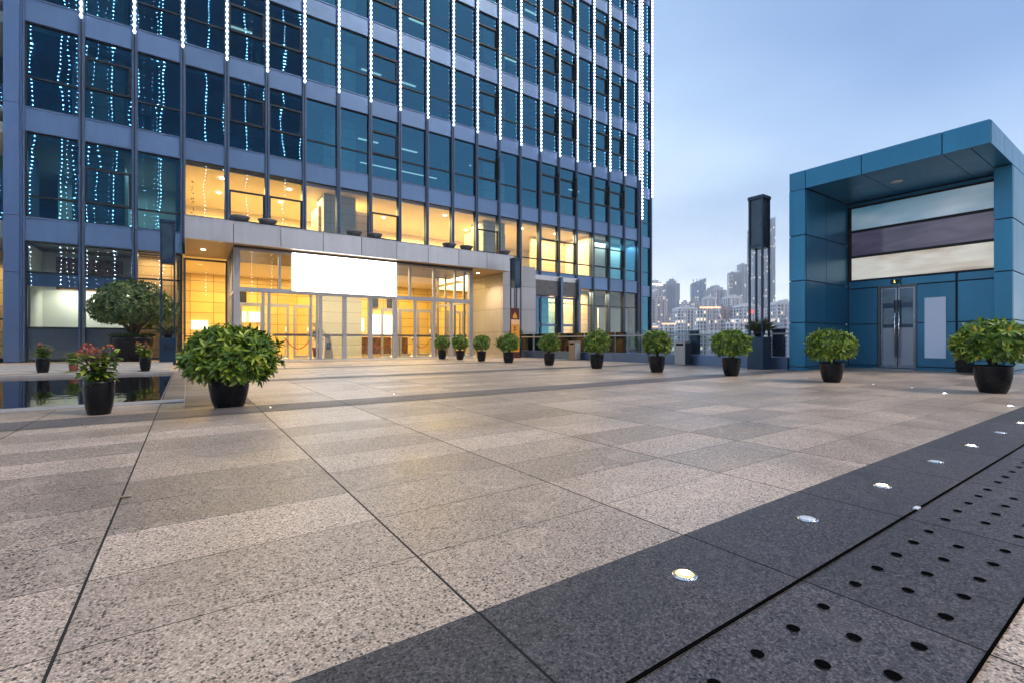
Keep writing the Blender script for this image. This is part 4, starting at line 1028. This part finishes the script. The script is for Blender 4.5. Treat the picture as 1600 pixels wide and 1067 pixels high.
def frustum(mb, cx_, cy_, r0, r1, z0, z1, mi=0):
    mb.add([(cx_-r0, cy_-r0, z0), (cx_+r0, cy_-r0, z0), (cx_+r0, cy_+r0, z0), (cx_-r0, cy_+r0, z0), (cx_-r1, cy_-r1, z1), (cx_+r1, cy_-r1, z1), (cx_+r1, cy_+r1, z1), (cx_-r1, cy_+r1, z1)],
           [(3, 2, 1, 0), (4, 5, 6, 7), (0, 1, 5, 4), (1, 2, 6, 5), (2, 3, 7, 6), (3, 0, 4, 7)], mi)
frustum(b, 16.75, 3.42, .13, .19, 0, .72); frustum(b, 16.75, 3.42, .20, .20, .72, .76); b.build('body', 'pot', tp)
b = MB(); frustum(b, 16.75, 3.42, .17, .17, .761, .765); b.build('soil', 'soil', tp)
bb = thing('blue_bench_box', 'low blue metal box behind the broad shrub by the kiosk', 'box', (15.9, 3.0, 0))
b = MB(); b.bbox(15.6, 16.35, 2.72, 3.02, .0, .34, .012); b.build('body', 'kiosk_shade', bb)
b = MB(); b.bbox(15.57, 16.38, 2.69, 3.05, .345, .375, .008); b.build('lid', 'kiosk', bb)

# ------------------------------------------------------------------ railing, bins, board
rl = thing('glass_railing', 'glass balustrade on a blue kerb along the plaza edge', 'railing', (14.3, 13, 0))
b = MB()
vv = [6.65, 8.3, 9.9, 11.6, 13.4, 15.2, 17., 18.9, 20.6]
for v0, v1 in zip(vv, vv[1:]): b.bbox(14.2, 14.5, v0+.006, v1-.006, 0, .35, .01)
b.build('kerb', 'pillar', rl)
for v0, v1 in zip(vv, vv[1:]):
    b = MB(); b.box(14.34, 14.356, v0+.03, v1-.03, .352, 1.17); b.build('pane', 'glass_rail', rl)
b = MB(); b.tube([(14.27, 6.65, 1.02), (14.27, 20.6, 1.02)], .026, 10); b.tube([(14.27, 20.6, 1.02), (14.27, 20.6, .36)], .024, 10)
b.build('handrail', 'steel', rl)
b = MB()
for v in vv[1:-1]:
    for z in (.52, .98): b.lathe([(.03, -.02), (.03, .02)], (14.33, v, z), 10)
b.build('glass_clamp', 'steel', rl)
for v, w_ in ((9.77, .15), (6.98, .15)):
    b = MB(); b.bbox(14.30, 14.48, v-w_, v+w_, .36, 1.17, .01); b.build('post', 'lantern', rl)
for v in (11.6, 13.4, 15.2, 17, 18.9):
    b = MB(); b.box(14.29, 14.33, v-.02, v+.02, .352, 1.1); b.build('baluster', 'steel_dark', rl)
def bin_(u, y, label, side, front):
    o = thing('litter_bin', label, 'bin', (u, y, 0), 'litter bins by the railing')
    b = MB(); b.bbox(u-.16, u+.16, y-.2, y+.2, 0.02, .78, .012, 0); b.box(u-.163, u-.158, y-.14, y+.14, .66, .73, 1); b.build('body', [front, 'void'], o)
    b = MB(); b.bbox(u-.15, u+.15, y-.225, y-.202, .03, .74, .006); b.build('side_panel', side, o)
    b = MB(); b.bbox(u-.18, u+.18, y-.22, y+.22, .785, .81, .008); b.build('lid', 'steel', o)
bin_(13.95, 9.95, 'steel litter bin with a dark side standing at the railing', 'steel_dark', 'steel')
bin_(13.9, 15.35, 'timber sided litter bin beyond the pot shrubs at the railing', 'steel', 'bin_wood')
sg = thing('standing_sign', 'narrow orange standing sign with a dark red top by the lantern column', 'sign', (13.2, 18.9, 0))
b = MB(); b.bbox(12.98, 13.48, 18.9, 18.98, .12, 2.42, .01, 0); b.box(12.95, 13.51, 18.82, 19.06, 0, .12, 0); b.build('board', 'board_dark', sg)
b = MB(); b.box(12.985, 13.475, 18.885, 18.897, .3, 1.62, 0); b.box(12.985, 13.475, 18.885, 18.897, 1.625, 1.86, 1); b.build('face', ['board_orange', 'board_cream'], sg)
b = MB(); y = 18.882
def qd(mb, pts, mi=0): mb.add([(px, y, pz) for px, pz in pts], [tuple(range(len(pts)))], mi)
def stroke(mb, x0, z0, x1, z1, wd, mi=0):
    dx_, dz_ = x1-x0, z1-z0; l = math.hypot(dx_, dz_) or 1; nx, nz_ = -dz_/l*wd/2, dx_/l*wd/2
    mb.add([(x0+nx, y, z0+nz_), (x0-nx, y, z0-nz_), (x1-nx, y, z1-nz_), (x1+nx, y, z1+nz_)], [(0, 1, 2, 3)], mi)
cx_ = 13.19
for zc in (1.42, 1.08, .74):           # three dark brush written characters
    for (a0, b0, a1, b1) in ((-.09, .09, .09, .09), (0, .13, 0, -.12), (-.10, .02, .10, .02), (-.07, -.05, -.1, -.12), (.05, -.04, .10, -.12), (-.06, -.08, .06, -.08)):
        stroke(b, cx_+a0*.8, zc+b0, cx_+a1*.8, zc+b1, .026)
b.build('lettering', 'ink', sg)
b = MB(); y = 18.893
qd(b, [(13.08, 1.92), (13.34, 1.92), (13.33, 2.05), (13.28, 2.12), (13.21, 2.24), (13.14, 2.12), (13.09, 2.05)]); b.build('emblem', 'board_orange', sg)
for zc in (1.78, 1.70):
    pass
# brush written column of characters on the second floor glass
b = MB(); y = V0+.03; rs = random.Random(9)
for k in range(7):
    zc = 7.95-.24*k; xc = .22
    for j in range(4): 
        a0, b0 = rs.uniform(-.06, .06), rs.uniform(-.08, .08); stroke(b, xc+a0, zc+b0, xc+a0+rs.uniform(-.07, .07), zc+b0+rs.uniform(-.08, .08), .022)
b.build('glass_lettering', 'ink', tower)

# ------------------------------------------------------------------ lamps let into the paving
def ground_lamp(u, y, lit, label, r=.036):
    o = thing('ground_lamp', label, 'lamp', (u, y, 0), 'round lamps let into the paving')
    b = MB(); b.lathe([(r*1.16, .0), (r*1.16, ZL+.004), (r*.98, ZL+.005)], (u, y, 0), 20, cap=False); b.build('ring', 'chrome', o)
    hh = .55 if lit else .25
    b = MB(); b.lathe([(r*.90, ZL+.004), (r*.80, ZL+.004+.005*hh), (r*.58, ZL+.004+.0075*hh)], (u, y, 0), 20, 1, cap=False)
    b.lathe([(r*.58, ZL+.004+.0075*hh), (r*.3, ZL+.004+.0086*hh), (.001, ZL+.004+.009*hh)], (u, y, 0), 20, 0, cap=False)
    m_ = ('ground_on' if r > .02 else 'ground_far') if lit else 'ground_off'
    b.build('lens', [m_, 'ground_rim' if lit else 'ground_off'], o)
LIT = [(1.40, .99), (3.16, .98), (4.93, .97), (6.69, .96), (8.34, 1.29), (9.56, 2.18)]
nm = ['nearest', 'second', 'third', 'fourth']
for k, p in enumerate(LIT[:4]): ground_lamp(*p, True, '%s glowing ground lamp along the dark paving strip' % nm[k])
ground_lamp(*LIT[4], True, 'glowing ground lamp just past the dark strip at the right edge'); ground_lamp(*LIT[5], True, 'glowing ground lamp before the broad shrub at the right edge')
for k, p in enumerate([(2.30, .99), (4.10, .98), (5.87, .97)]): ground_lamp(*p, False, '%s unlit ground lamp along the dark paving strip' % nm[k])
FAR = [((.83, 6.35), 'glowing ground lamp right of the big shrub pot'), ((2.58, 6.89), 'glowing ground lamp on the brown paving band before the sign'), ((4.23, 7.53), 'glowing ground lamp in mid plaza below the rightmost doors'),
       ((10.29, 2.77), 'glowing ground lamp left of the shrub at the right photo edge'), ((10.51, 3.4), 'glowing ground lamp between the two broad kiosk shrubs'), ((11.28, 4.88), 'glowing ground lamp left of the shrub by the kiosk pillar'),
       ((10.9, 5.6), 'glowing ground lamp right of the pot left of the lantern column'), ((11.97, 8.), 'glowing ground lamp before the steel litter bin'), ((11.38, 10.26), 'glowing ground lamp right of the pot near the timber bin')]
for p, lb in FAR: ground_lamp(*p, True, lb, .017)
b = MB(); b.box(2.84, 2.885, .742, .762, ZL, ZL*3); tag(b.build('metal_stud', 'white'), 'tiny white stud at the joint of the drilled paving', 'stud')
lf = MB(); leaf(lf, Vector((-.30, 3.10, .008)), Vector((1, .3, .1)), Vector((0, 0, 1)), .075, .03, 0, .2); tag(lf.build('fallen_leaf', 'bin_wood'), 'dry brown leaf lying on the paving', 'leaf')

# ------------------------------------------------------------------ neighbour tower behind the camera (seen mirrored in the glass)
nt = thing('neighbour_tower', 'dark glass tower with light strips mirrored in the left windows of the office tower', 'building', (-20, -47, -32))
b = MB(); b.box(-70, 18.7, -75, -47, -32, 85); b.build('body', 'glass_mirror', nt)
M['dark_face'] = simple('dark neighbour cladding', (.055, .15, .29), .4, .2, var=.4, scale=.25)
b = MB()
for k in range(27): b.box(-70, 18.7, -46.98, -46.9, -30+4.2*k, -29.2+4.2*k, 0)
b.build('floor_band', 'dark_face', nt)
nt.children[0].data.materials[0] = M['dark_face']
r = random.Random(5)
for k in range(26):
    u = 18.2-3.1*k
    led_strip(u, -46.9, 9.+r.uniform(-.3, .3), 84, .080, .62, 'led_far', nt)
    for off in (.7, 1.3, 2.2):
        if r.random() < .6: led_strip(u-off+r.uniform(-.3, .3), -46.9, 9, 84, r.choice((.03, .045, .06)), .72, 'led_far', nt)

# ------------------------------------------------------------------ city beyond the railing
FW = (math.sin(R_(YAW)), math.cos(R_(YAW))); RT = (math.cos(R_(YAW)), -math.sin(R_(YAW)))
def at(px, depth):
    s_ = (px-800)/736; return (depth*(FW[0]+RT[0]*s_), depth*(FW[1]+RT[1]*s_))
CM = {
 'white': city_mat('pale apartment block', (.74, .74, .78), (.07, .09, .14), 3.2, 4.4, .10, (.55, .72)),
 'pink': city_mat('pinkish apartment block', (.50, .42, .45), (.08, .09, .13), 3.2, 4.0, .08, (.55, .7)),
 'brown': city_mat('reddish block', (.32, .22, .24), (.10, .11, .15), 3.1, 2.8, .06),
 'slate': city_mat('slate tower', (.34, .38, .46), (.18, .22, .31), 3.4, 4.0, .07, (.7, .6)),
 'glassy': city_mat('blue glass tower', (.24, .36, .50), (.18, .32, .48), 3.8, 2.2, .04, (.85, .8)),
 'deep': city_mat('deep blue glass tower', (.07, .12, .19), (.10, .17, .27), 3.8, 2.2, .05, (.85, .8)),
 'grey': city_mat('grey tower', (.38, .40, .46), (.14, .17, .24), 3.2, 3.2, .08),
}
M['crown_glow'] = emis('lit roof edge', (1., .62, .42), 1.5, False); M['crown_white'] = emis('white lit roof edge', (1., .95, .9), 2.0, False); M['logo_red'] = emis('red lit roof letters', (1., .16, .14), 1.2, False)
M['pale_rib'] = simple('pale facade rib', (.56, .55, .57), .7)
M['grey_rib'] = simple('slate facade rib', (.20, .22, .28), .7)
def city(name, label, px0, px1, ytop, D, kind, yaw=8, crown='step', ribs=0, ribmat='pale_rib', extra=None, depthf=.8):
    x, y = at((px0+px1)/2, D); wd = (px1-px0)/736*D; zt = .8+(533.5-ytop)/736*D; z0 = -32
    root = thing(name, label, 'building', (x, y, z0), 'city buildings beyond the railing')
    root.rotation_euler = (0, 0, R_(-YAW+yaw))
    H = zt-z0; a = wd/2*.94; dp = a*depthf
    def bld(mb, nm, mt): 
        me_v = mb.v; o = bpy.data.objects.new(nm, None) if False else None
        me = bpy.data.meshes.new(nm); me.from_pydata(me_v, [], mb.f)
        for m_ in (mt if isinstance(mt, list) else [mt]): me.materials.append(CM[m_] if m_ in CM else M[m_])
        me.polygons.foreach_set('material_index', mb.m)
        ob = bpy.data.objects.new(nm, me); COL.objects.link(ob); ob.parent = root; return ob
    b = MB()
    hs = H*.94 if crown in ('step', 'gable', 'lit') else H
    b.box(-a, a, -dp, dp, 0, hs)
    if crown == 'step': b.box(-a*.62, a*.7, -dp*.7, dp*.7, hs, H*.975); b.box(-a*.3, a*.35, -dp*.5, dp*.5, H*.975, H)
    if crown == 'stair': b.box(-a*1.02, -a*.45, -dp*.9, dp*.9, H, H*1.0+.01)
    if crown == 'slant':
        b = MB(); b.add([(-a, -dp, 0), (a, -dp, 0), (a, dp, 0), (-a, dp, 0), (-a, -dp, H*.93), (a, -dp, H), (a, dp, H), (-a, dp, H*.93)], [(3, 2, 1, 0), (4, 5, 6, 7), (0, 1, 5, 4), (1, 2, 6, 5), (2, 3, 7, 6), (3, 0, 4, 7)])
    # projecting wings give the plan some relief
    if crown in ('step', 'gable', 'lit'):
        b.box(-a*.92, -a*.5, -dp*1.18, -dp, 0, hs*.985); b.box(a*.45, a*.9, -dp*1.18, -dp, 0, hs*.985)
    bld(b, 'body', kind)
    if ribs:
        rb = MB()
        for k in range(ribs):
            xk = -a+(2*a)*(k+.5)/ribs; rb.box(xk-a*.035, xk+a*.035, -dp*1.22, -dp*.9, 0, hs*.99)
        bld(rb, 'facade_rib', ribmat)
    if crown == 'gable':
        rb = MB()
        for s0, s1, hh in ((-a, -a*.3, .035), (-a*.3, a*.35, .06), (a*.35, a, .04)):
            zc_ = hs; m_ = (s0+s1)/2; rb.add([(s0, -dp*1.1, zc_), (s1, -dp*1.1, zc_), (s1, dp, zc_), (s0, dp, zc_), (m_, -dp*1.1, zc_+H*hh), (m_, dp, zc_+H*hh)], [(0, 1, 4), (2, 3, 5), (1, 2, 5, 4), (3, 0, 4, 5), (0, 3, 2, 1)])
        bld(rb, 'roof', 'pale_rib')
    if crown in ('step', 'stair', 'plain'):
        rb = MB()
        rb.box(a*.1, a*.14, -.3, .3, H*.97, H*1.03); rb.box(-a*.5, -a*.2, -dp*.3, dp*.3, hs*.9, hs+H*.015)
        bld(rb, 'roof_plant', 'grey_rib')
    if extra == 'glow' or extra == 'white' or extra == 'red':
        rb = MB()
        if extra == 'red': rb.box(-a*.2, a*.15, -dp*1.28, -dp*1.25, hs*.90, hs*.95)
        else:
            rb.box(-a*.9, a*.9, -dp*1.26, -dp*1.21, hs-H*.014, hs+H*.012)
        bld(rb, 'roof_lights', {'glow': 'crown_glow', 'white': 'crown_white', 'red': 'logo_red'}[extra])
    return root
city('apartment_tower', 'far grey tower with a white glowing roof beside the office tower corner', 1010, 1035, 439, 950, 'grey', 14, 'step', 0, extra='white')
city('apartment_tower', 'dark slab tower with notched roof right of the office tower corner', 1036, 1062, 437, 760, 'slate', -18, 'step', 5, 'grey_rib')
city('apartment_block', 'dull pink apartment block behind the orange lit roofs', 1014, 1040, 462, 640, 'pink', 10, 'step', 3)
city('apartment_block', 'low pinkish block with an orange glowing roof line', 1014, 1030, 506, 420, 'pink', 5, 'gable', 3, extra='glow')
city('apartment_block', 'low pale block with orange lamps along its crown', 1030, 1055, 501, 400, 'white', -6, 'lit', 5, extra='glow')
city('apartment_block', 'white ribbed apartment slab left of the first dark railing post', 1053, 1085, 478, 480, 'white', 8, 'gable', 6)
city('office_block', 'tall grey blue tower with a slanted roof in the middle of the skyline', 1079, 1102, 436, 900, 'glassy', -14, 'slant', 4, 'grey_rib')
city('office_block', 'stepped brown grey tower in the middle of the skyline', 1103, 1131, 447, 820, 'grey', 16, 'step', 4, 'grey_rib')
city('apartment_block', 'pale apartment block with a glowing white and orange crown', 1087, 1122, 475, 430, 'white', -8, 'lit', 7, extra='glow')
city('apartment_block', 'reddish brown apartment block right of the glowing crown', 1119, 1134, 477, 470, 'brown', 6, 'step', 2, 'grey_rib')
city('apartment_block', 'pale low block with a crown of ribs under the stepped slate towers', 1130, 1156, 461, 700, 'white', 10, 'gable', 7)
city('office_block', 'dark slate tower left of the stepped peak', 1138, 1158, 427, 980, 'slate', -12, 'stair', 4, 'grey_rib')
city('office_block', 'slate tower forming the stepped peak left of the lantern head', 1154, 1170, 414, 1020, 'slate', 10, 'plain', 3, 'grey_rib')
city('apartment_block', 'dark reddish block in front of the slate towers', 1130, 1152, 479, 520, 'brown', -10, 'step', 4, 'grey_rib')
city('apartment_block', 'white apartment block with small red roof letters left of the lantern column', 1148, 1182, 474, 460, 'white', 8, 'gable', 7, extra='red')
city('glass_skyscraper', 'tall pale blue glass skyscraper with a slanted top behind the lantern column', 1172, 1206, 343, 880, 'deep', -6, 'slant', 3, 'grey_rib')
city('apartment_block', 'grey block seen between the lantern posts', 1178, 1208, 482, 560, 'grey', 12, 'step', 5)
city('apartment_block', 'white gabled apartment block between the lantern column and the kiosk', 1204, 1240, 469, 440, 'white', -5, 'gable', 7)
city('apartment_block', 'pale slab just right of the orange roof lamps', 1043, 1064, 488, 560, 'pink', 12, 'step', 4)
city('apartment_block', 'pale thin block behind the white ribbed slab', 1062, 1078, 470, 720, 'white', -10, 'step', 3)
city('apartment_block', 'grey block left of the glowing crown block', 1078, 1092, 466, 620, 'grey', 8, 'step', 3)
city('apartment_block', 'pale block right under the slanted roof tower', 1098, 1116, 462, 780, 'white', 4, 'gable', 4)
city('apartment_block', 'low pinkish block right behind the steel bin post', 1108, 1132, 494, 400, 'pink', -8, 'step', 4)
city('apartment_block', 'low white block in front of the dark reddish block', 1134, 1160, 498, 390, 'white', 10, 'step', 6)
city('apartment_block', 'low grey block left of the kiosk corner', 1216, 1244, 494, 380, 'grey', 10, 'step', 5)
city('apartment_block', 'faint grey block on the horizon left of the lantern column', 1062, 1090, 492, 1150, 'grey', 0, 'step', 4)

# ------------------------------------------------------------------ haze over the city
m, tt = new_mat('evening haze')
pv = tt.n('ShaderNodeVolumePrincipled', {'Color': (.95, .96, 1.0, 1), 'Density': .0005, 'Anisotropy': .2})
tt.n('ShaderNodeOutputMaterial', {'Volume': pv}); M['haze'] = m
b = MB(); b.box(-400, 1330, -400, 1330, -36, 275); b.build('haze', 'haze', kind='stuff')
